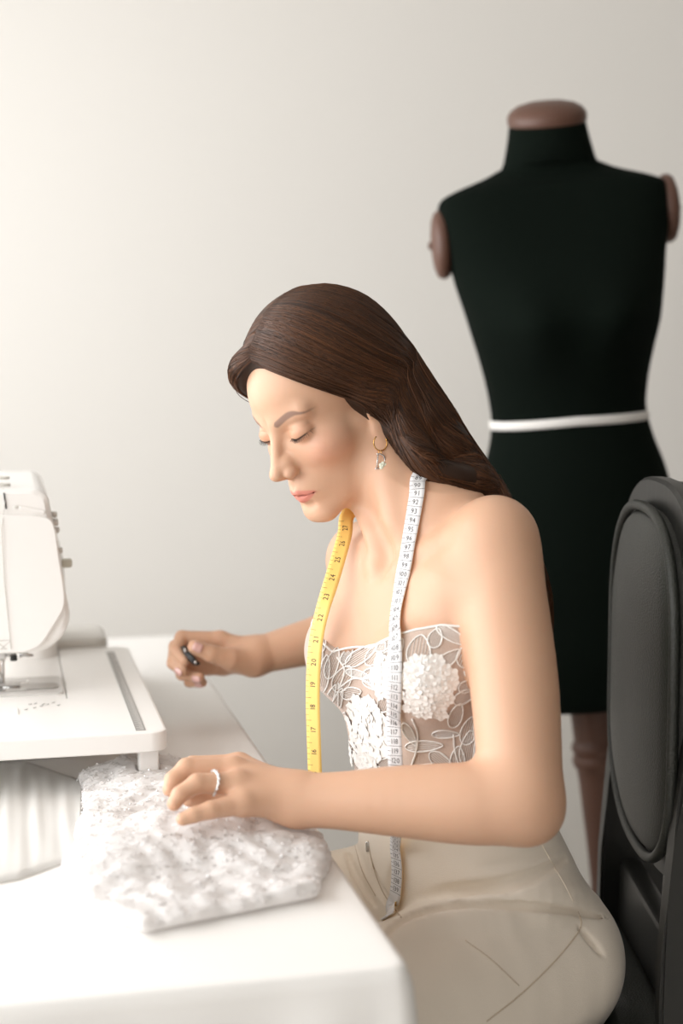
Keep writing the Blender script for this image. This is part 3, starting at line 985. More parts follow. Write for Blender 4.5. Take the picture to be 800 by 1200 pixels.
far_end = [P(440, 520, 1.80), P(455, 555, 1.81), P(470, 580, 1.82)]
far_front = [hl(-.05, 7.2, 8.9), hl(-2.8, 7.4, 8.0), hl(-5.2, 7.0, 6.0), hl(-7.4, 4.2, 3.2), hl(-8.0, 2.2, 0), hl(-8, -1, -3)] + far_end
far_mid = mir(near_mid[:6]) + far_end
far_back = mir(near_back[:6]) + far_end
HL_ = [strands(5200, near_front, near_mid, near_back, .0022, 11), strands(2600, far_front, far_mid, far_back, .0022, 12)]
HL_.append(strands(1500, [P(450, 500, 1.59), P(468, 528, 1.585), P(498, 561, 1.585), P(545, 574, 1.60), P(592, 602, 1.665)],
                   [P(458, 486, 1.60), P(486, 519, 1.60), P(520, 548, 1.61), P(560, 570, 1.63), P(598, 596, 1.675)],
                   [P(466, 470, 1.62), P(500, 512, 1.63), P(540, 552, 1.645), P(586, 584, 1.67)], .0016, 14))
HL_.append(strands(1600, [P(585, 588, 1.68), tw(.020, .095, .45), tw(-.02, .092, .40), tw(-.03, .085, .33), tw(-.03, .07, .25)],
                   [hl(2, -9.5, -1), tw(.01, .04, .49), tw(-.03, .02, .42), tw(-.04, .015, .34), tw(-.04, .01, .235)],
                   [hl(-4, -8, -2), tw(.01, -.06, .49), tw(-.03, -.075, .42), tw(-.04, -.075, .34), tw(-.04, -.06, .25)], .003, 15))
def flyaways(n, seed):
    r = np.random.default_rng(seed); src = np.concatenate(HL_)
    L = src[r.choice(len(src), n)].copy(); K = L.shape[1]
    t = np.linspace(0, 1, K)[None, :, None]
    g = hair_nocut.grad(L.reshape(-1, 3), 1e-3).reshape(L.shape)
    amp = r.uniform(.0005, .0035, (n, 1, 1))
    return L + g * amp * np.clip(np.sin(t * 3.1 * r.uniform(.8, 1.6, (n, 1, 1))), 0, 1) + r.normal(0, .004, (n, 1, 3)) * t ** 2
HL_.append(flyaways(70, 21))
def strand_mesh(Ls, seed, r0=.00042):
    r = np.random.default_rng(seed)
    L = np.concatenate(Ls); n, K, _ = L.shape
    rad = r0 * r.uniform(.7, 1.25, (n, 1)) * np.interp(np.linspace(0, 1, K), [0, .05, .9, 1], [.6, 1, 1, .3])[None]
    V, Q = tubes_mesh(L, rad, 3)
    me = fast_mesh('hair_strands', V, Q)
    base = np.array([srgb(68, 41, 23)[:3], srgb(120, 75, 43)[:3], srgb(33, 21, 14)[:3]])
    w = r.dirichlet((1.4, .8, 1.4), n)
    c = w @ base
    color_attr(me, np.repeat(c, K * 3, axis=0))
    return me
M_HAIR = hair_mat('hair_strand', True)
ho = link_mesh('hair_strands', strand_mesh(HL_, 5), M_HAIR, hair_o)
tag(ho, kind='stuff')

# ------------------------------------------------------------------ eyelashes
def lashes(side):
    bm = bmesh.new(); r = random.Random(3)
    for i in range(26):
        a = 1.9 + 2.7 * i / 25
        z = float(lid_z(np.float64(a)))
        p0 = head_w((side * a, 8.3, z - .02))
        for _ in range(12):
            p0 = p0 - HEAD_R[:, 1] * float(skin(p0[None])[0])
        ln = (.42 + .28 * (i / 25)) * .01
        d = HEAD_R @ A3([side * (-.25 + .8 * i / 25), .25, -.55 + r.uniform(-.1, .1)]) + .75 * skin.grad(p0[None])[0]; d /= np.linalg.norm(d)
        upw = HEAD_R @ A3([0, .2, .5])
        bm_tube(bm, [p0, p0 + d * ln * .5, p0 + d * ln + upw * ln * .25], [.00026, .00020, .00008], 4)
    bm_obj('eyelashes', bm, mat('lash', srgb(34, 24, 20), rough=.5), person)
for s in (1, -1): lashes(s)
# ================================================================== black padded chair
M_BWOOD = mat('black_lacquered_wood', srgb(30, 30, 27), rough=0.42, spec=0.5, bump=.15, bscale=60, stretch=(1, 1, .15))
M_LEATHER = mat('black_leather', srgb(40, 42, 37), rough=0.42, spec=0.5, bump=0.6, bscale=420)
CH_X, CH_Y0, CH_Y1 = .362, 1.530, 1.872
CH_YC, CH_HW = (CH_Y0 + CH_Y1) / 2, (CH_Y1 - CH_Y0) / 2
chair = empty('chair', (CH_X - .2, CH_YC, 0))
tag(chair, 'black padded chair with arched leather back, behind the seated woman', 'chair')
chair_inv = Vector((-(CH_X - .2), -CH_YC, 0))
def on_chair(o): o.location = chair_inv; return o
def back_outline(grow, n_top=22, n_bot=22, ztop=1.088, zbot=.676, kb=1.0):
    """closed outline in (y, z): arched head, straight sides that narrow, rounded foot"""
    hw = CH_HW + grow
    zt, zb = ztop + grow, zbot - grow * kb
    zs, zl = zt - .150, zb + .135
    pts = []
    for i in range(n_top + 1):
        t = math.pi * i / n_top
        c, s = math.cos(t), math.sin(t)
        pts.append((CH_YC - hw * math.copysign(abs(c) ** .75, c), zs + (zt - zs) * abs(s) ** .85))
    for i in range(n_bot + 1):
        t = math.pi * i / n_bot
        c, s = math.cos(t), math.sin(t)
        w = hw
        pts.append((CH_YC + w * math.copysign(abs(c) ** .8, c), zl - (zl - zb) * abs(s) ** .95))
    return pts
def slab(bm, outl, x0, x1, bev=.004, dome=0.0, rings=6):
    """plate between x0 (front) and x1 with the outline; front edge eased, front face domed"""
    o = np.array(outl); c = o.mean(0)
    loops = []
    def ring(scale, inset, x):
        d = o - c; L = np.linalg.norm(d, axis=1, keepdims=True)
        q = c + d * (1 - inset / L) * scale if scale == 1 else c + d * scale
        return [bm.verts.new((x, y, z)) for y, z in q]
    loops.append(ring(1, bev, x1)); loops.append(ring(1, 0, x1 - bev)); loops.append(ring(1, 0, x0 + bev)); loops.append(ring(1, bev, x0))
    for k in range(1, rings):
        f = 1 - k / rings
        loops.append(ring(f * .985, 0, x0 - dome * (1 - f ** 3)))
    for a, b in zip(loops[:-1], loops[1:]):
        for i in range(len(a)):
            bm.faces.new((a[i], a[(i + 1) % len(a)], b[(i + 1) % len(b)], b[i]))
    bm.faces.new(loops[0][::-1]); bm.faces.new(loops[-1])
    bmesh.ops.recalc_face_normals(bm, faces=bm.faces)
bm = bmesh.new(); slab(bm, back_outline(0), CH_X - .002, CH_X + .03, .010, .016)
on_chair(bm_obj('back_pad', bm, M_LEATHER, chair))
bm = bmesh.new(); bm_tube(bm, [(CH_X + .000, y, z) for y, z in back_outline(.002)], .0065, 8, closed=True)
on_chair(bm_obj('piping', bm, M_LEATHER, chair))
bm = bmesh.new(); slab(bm, back_outline(.036, kb=.6), CH_X + .014, CH_X + .036, .004)
on_chair(bm_obj('back_frame', bm, M_BWOOD, chair, angle=40))
bm = bmesh.new(); slab(bm, back_outline(.030, kb=.6), CH_X + .041, CH_X + .082, .008)
on_chair(bm_obj('back_shell', bm, M_BWOOD, chair, angle=40))
for yy in (CH_Y0 - .010, CH_Y1 + .010):
    bm = bmesh.new()
    q = catmull([(CH_X + .045, yy, .93), (CH_X + .036, yy, .72), (CH_X + .030, yy, .45), (CH_X + .060, yy, .2), (CH_X + .10, yy, .0)], 18)
    rings = []
    for i, p in enumerate(q):
        w = np.interp(p[2], [0, .4, .6, .8, 1], [.036, .075, .088, .07, .03]); tkn = .030
        rings.append([bm.verts.new((p[0] + sx * w / 2, p[1] + sy * tkn / 2, p[2])) for sx, sy in ((-1, -1), (1, -1), (1, 1), (-1, 1))])
    for a, b in zip(rings[:-1], rings[1:]):
        for i in range(4): bm.faces.new((a[i], a[(i + 1) % 4], b[(i + 1) % 4], b[i]))
    bm.faces.new(rings[0][::-1]); bm.faces.new(rings[-1])
    bmesh.ops.bevel(bm, geom=[e for e in bm.edges if abs(e.verts[0].co.z - e.verts[1].co.z) > .01], offset=.004, segments=2, affect='EDGES')
    bmesh.ops.recalc_face_normals(bm, faces=bm.faces)
    on_chair(bm_obj('rear_leg', bm, M_BWOOD, chair, angle=40))
SZ = .520
seat = Solid()
def seat_field(p):
    q = np.abs(p - A3([CH_X - .195, CH_YC, SZ - .042]).astype(np.float32)) - A3([.215, .225, .042]).astype(np.float32) + .025
    d = np.linalg.norm(np.maximum(q, 0), axis=-1) + np.minimum(q.max(-1), 0) - .025
    return d.astype(np.float32)
seat.fn(seat_field, (CH_X - .195, CH_YC, SZ - .04), .33, 0)
seat.fn(lambda p: pants(p) - .0025, (CH_X - .195, CH_YC, SZ), .4, .02, '-')      # the cushion gives under her
v, q = surface(seat, (CH_X - .43, CH_YC - .25, SZ - .10), (CH_X + .04, CH_YC + .25, SZ + .02), .0055)
q = nrm_flip(seat, v, q)
on_chair(link_mesh('seat_pad', fast_mesh('seat_pad', relax(v, q, 2), q), M_LEATHER, chair))
bm = bmesh.new(); bm_box(bm, (CH_X + .028, CH_YC, .535), (.030, CH_Y1 - CH_Y0 + .03, .125), .008)
on_chair(bm_obj('back_rail', bm, M_BWOOD, chair, angle=40))
bm = bmesh.new(); bm_box(bm, (CH_X - .19, CH_YC, SZ - .085), (.42, .42, .05), .004)
on_chair(bm_obj('seat_frame', bm, M_BWOOD, chair, angle=40))
for yy in (CH_YC - .185, CH_YC + .185):
    bm = bmesh.new(); bm_box(bm, (CH_X - .37, yy, (SZ - .06) / 2), (.040, .040, SZ - .06), .005)
    on_chair(bm_obj('front_leg', bm, M_BWOOD, chair, angle=40))
    bm = bmesh.new(); bm_box(bm, (CH_X - .17, yy, .22), (.38, .018, .026), .004)
    on_chair(bm_obj('stretcher', bm, M_BWOOD, chair, angle=40))
# ================================================================== dress form
MD = 2.42
M_BLACK = mat('black_jersey', srgb(13, 19, 15), rough=0.95, spec=0.05, bump=.4, bscale=900)
M_WOOD = mat('brown_wood', srgb(98, 66, 52), rough=0.48, spec=0.5, var=.35, vscale=9, stretch=(1, 1, .12))
M_WHITE_TAPE = mat('white_cotton_tape', srgb(226, 223, 219), rough=0.8)
mq_c = P(666, 489, MD)                      # middle of the waist
s_m = MD / F_PX
tilt = math.radians(5.2)
MQ = empty('dress_form', (mq_c[0] + math.tan(tilt) * mq_c[2], mq_c[1], 0), (0, -tilt, math.radians(0)))
tag(MQ, 'black tailor\'s dress form on a turned wooden post, white tape at the waist', 'dress form')
_waist_h = mq_c[2] / math.cos(tilt)
def mz(py): return _waist_h + (489 - py) * s_m
#           y px, half width px, half depth / half width, centre shift fwd, squareness
MSEC = [(822, 112, .78, 0, 2.0), (816, 117, .80, 0, 2.0), (802, 120, .82, 0, 2.0), (760, 125, .84, 0, 2.0), (690, 127, .86, -.01, 2.0), (640, 124, .86, -.012, 2.0), (590, 116, .84, -.01, 2.0), (550, 107, .82, -.005, 2.0),
        (520, 97, .80, 0, 2.0), (489, 90.5, .80, 0, 2.0), (465, 91.5, .82, .005, 2.0), (440, 95, .84, .015, 2.0), (412, 101, .88, .028, 2.0), (385, 107.5, .90, .036, 2.1), (358, 113, .84, .030, 2.2), (330, 119, .74, .016, 2.4), (305, 123.5, .64, .006, 2.6),
        (280, 129, .56, 0, 2.8), (256, 131.5, .50, -.004, 3.0), (238, 132, .46, -.008, 3.2), (227, 128, .44, -.01, 3.2), (219, 112, .45, -.012, 3.0), (212, 92, .48, -.012, 2.6), (206, 75, .56, -.010, 2.3), (200, 62, .68, -.006, 2.1), (196, 54.5, .80, 0, 2.0), (180, 49.5, .90, .006, 2.0), (162, 45.5, .95, .010, 2.0), (150, 43.5, .96, .012, 2.0)]
def torso_form():
    n = 72; sec = np.array(MSEC)
    sec = catmull(sec, 110)
    V = []
    for y, hw, rd, sh, sq in sec:
        for k in range(n):
            a = 2 * math.pi * k / n
            c, s = math.cos(a), math.sin(a)
            x = hw * s_m * math.copysign(abs(c) ** (2 / sq), c)
            yy = hw * rd * s_m * math.copysign(abs(s) ** (2 / sq), s)
            z = mz(y)
            if s < 0:                                   # bust to the front (-y)
                bustz = math.exp(-((y - 385) / 38) ** 2)
                yy -= bustz * .022 * (math.exp(-((abs(c) - .42) / .26) ** 2)) * min(1, -s * 2)
            nk = float(sstep(215, 150, y))
            z -= nk * .030 * (-s) * .55                 # the neck is cut lower in front
            V.append((x, yy - sh, z))
    m = len(sec)
    idx = np.arange(m * n).reshape(m, n)
    Q = np.stack([idx[:-1], np.roll(idx[:-1], -1, 1), np.roll(idx[1:], -1, 1), idx[1:]], -1).reshape(-1, 4)
    V = np.array(V)
    c0, c1 = V[idx[0]].mean(0), V[idx[-1]].mean(0)
    T = np.array([(m * n, (k + 1) % n, k) for k in range(n)] + [(m * n + 1, idx[-1, k], idx[-1, (k + 1) % n]) for k in range(n)])
    return fast_mesh('torso', np.vstack([V, c0, c1]), Q, T), V[idx[-1]]
_tm, neck_ring = torso_form()
link_mesh('torso', _tm, M_BLACK, MQ)
# wooden neck cap: a low dome on the slanted cut
bm = bmesh.new()
nc = neck_ring.mean(0); prev = None
dome = [(1.0, -.004), (1.035, .000), (1.045, .006), (1.03, .013), (.94, .021), (.75, .028), (.45, .0325), (.15, .034)]
for f, h in dome:
    ring = [bm.verts.new(Vector(nc + (p - nc) * f + A3([0, -.15 * h, h]))) for p in neck_ring]
    if prev:
        for k in range(len(ring)): bm.faces.new((prev[k], prev[(k + 1) % len(ring)], ring[(k + 1) % len(ring)], ring[k]))
    prev = ring
bm.faces.new(prev)
bm_obj('neck_cap', bm, M_WOOD, MQ)
# wooden arm plates
for s in (-1, 1):
    bm = bmesh.new()
    cx, cz = s * 127 * s_m, mz(277 if s < 0 else 259)
    M = Matrix.Translation((cx, -.002, cz)) @ Matrix.Rotation(s * math.pi / 2, 4, 'Y') @ Matrix.Rotation(0, 4, 'Z') @ Matrix.Diagonal((1.0, .80, 1, 1))
    M = Matrix.Translation((0, 0, 0)) @ M
    bm_lathe(bm, [(.030, -.006), (.052, -.004), (.057, .002), (.057, .010), (.053, .016), (.040, .021), (.020, .0235), (.004, .024)], 36, M)
    bmesh.ops.recalc_face_normals(bm, faces=bm.faces)
    pl = bm_obj('arm_plate', bm, M_WOOD, MQ)
    bm = bmesh.new()
    bm_lathe(bm, [(.007, .022), (.007, .026), (.004, .029), (.001, .0295)], 14, Matrix.Translation((cx, -.002, cz)) @ Matrix.Rotation(s * math.pi / 2, 4, 'Y'))
    bm_obj('screw', bm, M_WOOD, pl)
# white tape tied round the waist
bm = bmesh.new(); n = 72; rows = []
for dz, gr in ((-.0075, .001), (-.0072, .0032), (0, .0036), (.0072, .0032), (.0075, .001)):
    ring = []
    for k in range(n):
        a = 2 * math.pi * k / n
        c, s = math.cos(a), math.sin(a)
        hw = 90.5 * s_m + gr; hd = 90.5 * .80 * s_m + gr
        ring.append(bm.verts.new((hw * c, hd * s, mz(490) + dz + .004 * s - .002 * c + .0035 * (-s) * (1 - abs(c)) - .002)))
    rows.append(ring)
for a, b in zip(rows[:-1], rows[1:]):
    for k in range(n): bm.faces.new((a[k], a[(k + 1) % n], b[(k + 1) % n], b[k]))
bm_obj('waist_tape', bm, M_WHITE_TAPE, MQ)
# turned post and foot
bm = bmesh.new()
px = lambda w: w * s_m / 2
prof = [(px(50), mz(815)), (px(50), mz(838)), (px(48), mz(856)), (px(47), mz(870)), (px(46), mz(876)), (px(51), mz(879)), (px(54), mz(884)), (px(51), mz(889)), (px(47), mz(891)), (px(52), mz(895)), (px(54), mz(900)), (px(51), mz(906)), (px(45), mz(910)),
        (px(42), mz(925)), (px(39), mz(960)), (px(35), mz(1000)), (px(32), mz(1050)), (px(36), mz(1100)), (px(44), mz(1130)), (px(40), mz(1145)), (px(34), mz(1160)), (px(34), .12)]
bm_lathe(bm, prof[::-1], 36)
bmesh.ops.recalc_face_normals(bm, faces=bm.faces)
bm_obj('post', bm, M_WOOD, MQ)
for k in range(3):
    a = math.radians(60 + 120 * k)
    d = A3([math.cos(a), math.sin(a), 0])
    bm = bmesh.new()
    q = catmull([d * .012 + A3([0, 0, .20]), d * .10 + A3([0, 0, .17]), d * .20 + A3([0, 0, .07]), d * .27 + A3([0, 0, .022 + .27 * math.cos(a) * math.tan(-tilt)])], 14)
    bm_tube(bm, q, list(np.linspace(.024, .016, 14)), 10)
    bm_obj('foot', bm, M_WOOD, MQ)
# ================================================================== table and cloth
TZ = .750
C0 = on_z(478, 1135, TZ)                        # near right corner of the cloth-covered top
_c1 = on_z(240, 790, TZ)
TA = (_c1 - C0); TA[2] = 0; TA /= np.linalg.norm(TA)      # along the right edge, away
TB = A3([-TA[1], TA[0], 0])                               # along the near edge, to the left
if TB[0] > 0: TB = -TB
T_LEN, T_WID = 1.62, .86
_ang = math.atan2(TA[1], TA[0]) - math.pi / 2
TABLE = empty('table', C0 * A3([1, 1, 0]), (0, 0, _ang))
tag(TABLE, 'table hidden beneath the white tablecloth, its top just showing the edge', 'table')
# local frame: +y away along the right edge, -x to the left
M_TWOOD = mat('table_board', srgb(200, 196, 190), rough=.5)
bm = bmesh.new(); bm_box(bm, (-T_WID / 2, T_LEN / 2, TZ - .0165), (T_WID - .008, T_LEN - .008, .027), .003)
bm_obj('tabletop', bm, M_TWOOD, TABLE, angle=40)
for x in (-.06, -T_WID + .06):
    for y in (.07, T_LEN - .07):
        bm = bmesh.new(); bm_lathe(bm, [(.016, 0), (.018, .01), (.022, TZ - .04), (.022, TZ - .03)], 16, Matrix.Translation((x, y, 0)))
        bm_obj('leg', bm, mat('table_leg', srgb(190, 188, 184), rough=.4) if not bpy.data.materials.get('table_leg') else bpy.data.materials['table_leg'], TABLE)
# cloth: top and hanging skirt; over her lap it hangs only a little
def cloth():
    R = .012
    per = []
    def edge(x0, y0, x1, y1, nx, ny, n):
        for i in range(n):
            t = i / n; per.append((x0 + (x1 - x0) * t, y0 + (y1 - y0) * t, nx, ny))
    def arc(cx, cy, a0, n=7):
        for i in range(n):
            a = a0 + (math.pi / 2) * i / n; per.append((cx + R * math.cos(a), cy + R * math.sin(a), math.cos(a), math.sin(a)))
    W, L = T_WID, T_LEN
    edge(0, R, 0, L - R, 1, 0, 90); arc(-R, L - R, 0); edge(-R, L, -W + R, L, 0, 1, 50); arc(-W + R, L - R, math.pi / 2)
    edge(-W, L - R, -W, R, -1, 0, 90); arc(-W + R, R, math.pi); edge(-W + R, 0, -R, 0, 0, -1, 70); arc(-R, R, 1.5 * math.pi, 9)
    per = np.array(per); n = len(per)
    xy, nn = per[:, :2], per[:, 2:]
    s = np.concatenate([[0], np.cumsum(np.linalg.norm(np.diff(xy, axis=0), axis=1))])
    right = np.clip(nn[:, 0], 0, 1) ** 1.5
    near = np.clip(-nn[:, 1], 0, 1) ** 1.5
    drop = .26 * (1 - right) + .060 * right
    V, rows = [], []
    cen = xy.mean(0)
    for f in (.02, .3, .6, .8, .92, .97, .99):
        q = cen + (xy - cen) * f
        z = TZ + .0006 * np.sin(q[:, 0] * 23 + q[:, 1] * 9) * np.sin(q[:, 1] * 14) * (f < .99)
        rows.append(np.column_stack([q, z]))
    rows.append(np.column_stack([xy, np.full(n, TZ - .0005)]))
    k = .5 + .5 * np.sin(s * 31 + .7) * np.sin(s * 13 + 1.0)
    fold = np.exp(-((s[:, None] - np.array([s[-1] - .008, s[-1] - .075])[None]) / np.array([.016, .03])) ** 2) @ np.array([.9, .75])
    for t in (.03, .10, .2, .35, .55, .8, 1.0):
        out = .004 * min(1, t * 8) + (.004 + .020 * k * (1 - right) + .022 * near * fold) * t ** .8
        dz = drop * t
        rows.append(np.column_stack([xy + nn * out[:, None], TZ - .004 - dz]))
    V = np.concatenate(rows); m = len(rows)
    idx = np.arange(m * n).reshape(m, n)
    Q = np.stack([idx[:-1], idx[1:], np.roll(idx[1:], -1, 1), np.roll(idx[:-1], -1, 1)], -1).reshape(-1, 4)
    return V, Q, idx[0]
cv, cq, c_in = cloth()
M_CLOTH = mat('white_tablecloth', srgb(240, 238, 235), rough=0.8, spec=0.2, bump=.12, bscale=500)
cm = fast_mesh('tablecloth', cv, cq, np.array([(c_in[0], c_in[i], c_in[i + 1]) for i in range(1, len(c_in) - 1)]))
tablecloth = link_mesh('tablecloth', cm, M_CLOTH)
tablecloth.location = TABLE.location; tablecloth.rotation_euler = TABLE.rotation_euler
sd = tablecloth.modifiers.new('thick', 'SOLIDIFY'); sd.thickness = .0012; sd.offset = 1
tag(tablecloth, 'smooth white cloth covering the table and hanging over its edge', 'tablecloth')
def t_local(x, y, z): return C0 * A3([1, 1, 0]) + TA * y + (-TB) * x + A3([0, 0, z])
def to_table(p):
    q = np.asarray(p) - C0
    return A3([-(q @ TB), q @ TA, p[2]])
# ================================================================== sewing machine with its wide extension table
M_PLASTIC = mat('white_plastic', srgb(242, 240, 237), rough=0.32, spec=0.5)
M_PLASTIC2 = mat('pale_grey_plastic', srgb(214, 211, 205), rough=0.4, spec=0.5)
M_GREYP = mat('grey_print', srgb(150, 148, 145), rough=0.5)
M_DARKP = mat('black_plastic', srgb(32, 32, 32), rough=0.4)
EZ = TZ + .0015 + .078                                  # height of the extension table's surface
e_c = to_table(on_z(198, 857, EZ))                      # its near right corner, in table coordinates
e_f = to_table(on_z(141, 757, EZ))
EX0, EY0, EY1 = e_c[0], e_c[1], e_f[1]
def tabled(name, label, cat):
    """a thing standing on the table, squared to it; parts are built in table coordinates"""
    e = empty(name, t_local(0, 0, 0), (0, 0, _ang))
    return tag(e, label, cat)
EXT = tabled('extension_table', 'white plastic extension table with printed ruler, round the sewing machine', 'extension table')
E_W = .56
def rounded_plate(bm, x0, x1, y0, y1, z0, z1, r, bev=.006, n=8):
    out = []
    for cx, cy, a0 in ((x1 - r, y1 - r, 0), (x0 + r, y1 - r, 90), (x0 + r, y0 + r, 180), (x1 - r, y0 + r, 270)):
        for i in range(n + 1):
            a = math.radians(a0 + 90 * i / n); out.append((cx + r * math.cos(a), cy + r * math.sin(a), math.cos(a), math.sin(a)))
    rows = []
    prof = [(bev, z0), (0, z0 + .001)] + [(bev * (1 - math.sin(t)), z1 - bev + bev * math.sin(t)) if False else (bev * (1 - math.cos(t)), z1 - bev + bev * math.sin(t)) for t in np.linspace(0, math.pi / 2, 5)]
    for ins, z in prof: rows.append([bm.verts.new((x - nx * ins, y - ny * ins, z)) for x, y, nx, ny in out])
    for a, b in zip(rows[:-1], rows[1:]):
        for i in range(len(a)): bm.faces.new((a[i], a[(i + 1) % len(a)], b[(i + 1) % len(a)], b[i]))
    bm.faces.new(rows[0][::-1]); bm.faces.new(rows[-1])
ndl = to_table(on_z(3, 803, EZ + .004))                 # where the needle meets the plate
NX, NY = ndl[0], ndl[1]
s0, s1 = to_table(on_z(70, 790, EZ)), to_table(on_z(84, 829, EZ))
BX1 = (s0[0] + s1[0]) / 2; BX0 = NX - .10; BY0 = NY - .085     # the bed of the machine, let into the table
def plate_outline(x0, x1, y0, y1, r, notch=None, n=8):
    out = []
    for cx, cy, a0 in ((x1 - r, y1 - r, 0), (x0 + r, y1 - r, 90), (x0 + r, y0 + r, 180), (x1 - r, y0 + r, 270)):
        for i in range(n + 1):
            a = math.radians(a0 + 90 * i / n); out.append((cx + r * math.cos(a), cy + r * math.sin(a)))
        if notch and a0 == 0:
            u0, u1, v0 = notch
            out += [(u1, y1), (u1, v0), (u0, v0), (u0, y1)]
    return out
bm = bmesh.new()
ol = plate_outline(EX0 - E_W, EX0, EY0, EY1, .022, (BX0 - .0008, BX1 + .0008, BY0 - .0008))
nn_ = len(ol); inset = plate_outline(EX0 - E_W + .005, EX0 - .005, EY0 + .005, EY1 - .005, .018, (BX0 - .0016, BX1 + .0016, BY0 - .0016))
inset2 = plate_outline(EX0 - E_W + .0015, EX0 - .0015, EY0 + .0015, EY1 - .0015, .0205, (BX0 - .001, BX1 + .001, BY0 - .001))
rows = [[bm.verts.new((x, y, z)) for x, y in o] for o, z in ((inset2, EZ - .024), (ol, EZ - .0225), (ol, EZ - .005), (inset2, EZ - .0015), (inset, EZ))]
for a, b in zip(rows[:-1], rows[1:]):
    for i in range(nn_): bm.faces.new((a[i], a[(i + 1) % nn_], b[(i + 1) % nn_], b[i]))
from mathutils.geometry import tessellate_polygon
for row in (rows[0], rows[-1]):
    for t3 in tessellate_polygon([[v.co for v in row]]): bm.faces.new([row[i] for i in t3])
bmesh.ops.recalc_face_normals(bm, faces=bm.faces)
ext_top = bm_obj('top_panel', bm, M_PLASTIC, EXT, angle=35)
for x in (EX0 - .022, EX0 - E_W + .03):
    for y in (EY0 + .030, EY1 - .03):
        bm = bmesh.new(); bm_box(bm, (x, y, (TZ + .003 + EZ - .02) / 2), (.024, .024, EZ - .02 - TZ - .003), .004)
        bm_obj('leg', bm, M_PLASTIC, EXT, angle=35)
# printed ruler
r0, r1 = to_table(on_z(128, 764, EZ)), to_table(on_z(166, 856, EZ))
rx = (r0[0] + r1[0]) / 2
bm = bmesh.new(); bm_box(bm, (rx, (r0[1] + r1[1]) / 2, EZ + .0003), (.0115, abs(r0[1] - r1[1]), .0006))
ruler = bm_obj('ruler_strip', bm, M_GREYP, EXT, smooth=False)
bm = bmesh.new(); nt = int(abs(r0[1] - r1[1]) / .005)
for i in range(nt):
    y = min(r0[1], r1[1]) + .003 + i * .005
    bm_box(bm, (rx + (.002 if i % 2 else 0), y, EZ + .0007), (.0045 if i % 2 else .0085, .0009, .0003))
bm_obj('ruler_mark', bm, mat('ruler_ink', srgb(226, 224, 220), rough=.6), ruler, smooth=False)

SM = tabled('sewing_machine', 'large white sewing machine at the left edge, threaded, needle over its plate', 'sewing machine')
HY0 = NY - .055                                         # near end of the head
# free arm and base below the extension table
bm = bmesh.new(); bm_box(bm, ((BX0 + BX1) / 2, (BY0 + EY1) / 2, (TZ + .003 + EZ - .0006) / 2), (BX1 - BX0, EY1 - BY0, EZ - TZ - .0036), .002)
bm_obj('bed', bm, M_PLASTIC, SM, angle=35)
# head, arm and pillar: one shell drawn as outlines in (x, z), lofted along y
def shell_outline(x_in, x_out_t, x_out_b, z0, z1, r_tr, r_br, n=8):
    """right half profile first: bottom left -> bottom right -> top right -> top left"""
    pts = [(x_in, z0)]
    for i in range(n + 1):
        a = -math.pi / 2 + (math.pi / 2) * i / n
        pts.append((x_out_b - r_br + r_br * math.cos(a), z0 + r_br + r_br * math.sin(a)))
    for i in range(n + 1):
        a = (math.pi / 2) * i / n
        pts.append((x_out_t - r_tr + r_tr * math.cos(a), z1 - r_tr + r_tr * math.sin(a)))
    pts.append((x_in, z1))
    return pts
def px_at(px, py, y_t):
    """table x and z of a picture point on the upright plane y = y_t of the table frame"""
    d = FWD + (px - 400) / F_PX * RGT + (600 - py) / F_PX * UPV
    t = (y_t + (C0 - CAM) @ TA) / (d @ TA)
    p = CAM + d * t
    return to_table(p)[0], p[2]
xt, zt = px_at(58, 573, HY0); xm, zm = px_at(78, 705, HY0); xb, zb = px_at(30, 766, HY0)
X_IN = NX - .085
def loft(bm, secs, cap=True):
    rows = [[bm.verts.new(Vector(p)) for p in s] for s in secs]
    n = len(rows[0])
    for a, b in zip(rows[:-1], rows[1:]):
        for i in range(n): bm.faces.new((a[i], a[(i + 1) % n], b[(i + 1) % n], b[i]))
    if cap: bm.faces.new(rows[0]); bm.faces.new(rows[-1][::-1])
    bmesh.ops.recalc_face_normals(bm, faces=bm.faces)
def head_sec(y, ins=0.0, zlow=None, dx=0.0):
    o = shell_outline(X_IN + ins, xt - ins + dx, xm + .004 - ins + dx, (zlow or zb) + ins, zt - ins, .020, .050)
    return [(x, y, z) for x, z in o]
bm = bmesh.new()
loft(bm, [head_sec(HY0, .006), head_sec(HY0 + .004, .001), head_sec(HY0 + .008), head_sec(HY0 + .13), head_sec(HY0 + .15, 0, zb + .02), head_sec(HY0 + .20, 0, zb + .05), head_sec(HY0 + .40, 0, zb + .05), head_sec(HY0 + .405, .006, zb + .05)])
arm = bm_obj('arm', bm, M_PLASTIC, SM, angle=30)
# end cover: the smooth face towards the camera, below the top lid
bm = bmesh.new()
xc0, zc1 = px_at(0, 602, HY0 - .004); xc1, _ = px_at(64, 612, HY0 - .004); xc2, zc2 = px_at(77, 706, HY0 - .004); _, zc3 = px_at(45, 763, HY0 - .004)
pts = [(X_IN + .01, zc3), ]
xe3, ze3 = px_at(30, 763, HY0 - .004)
cov = [(X_IN + .01, ze3)] + [tuple(p) for p in catmull([(xe3, ze3), px_at(48, 755, HY0 - .004), px_at(62, 735, HY0 - .004), px_at(75, 712, HY0 - .004), px_at(75.5, 690, HY0 - .004), px_at(70, 655, HY0 - .004), px_at(62, 612, HY0 - .004), px_at(40, 604, HY0 - .004)], 40)] + [(X_IN + .01, px_at(0, 600, HY0)[1])]
loft(bm, [[(x, HY0 - .0065, z) for x, z in [(p[0] - .002, p[1]) for p in cov]], [(x, HY0 - .005, z) for x, z in cov], [(x, HY0 + .010, z) for x, z in cov]])
bm_obj('end_cover', bm, M_PLASTIC, SM, angle=35)
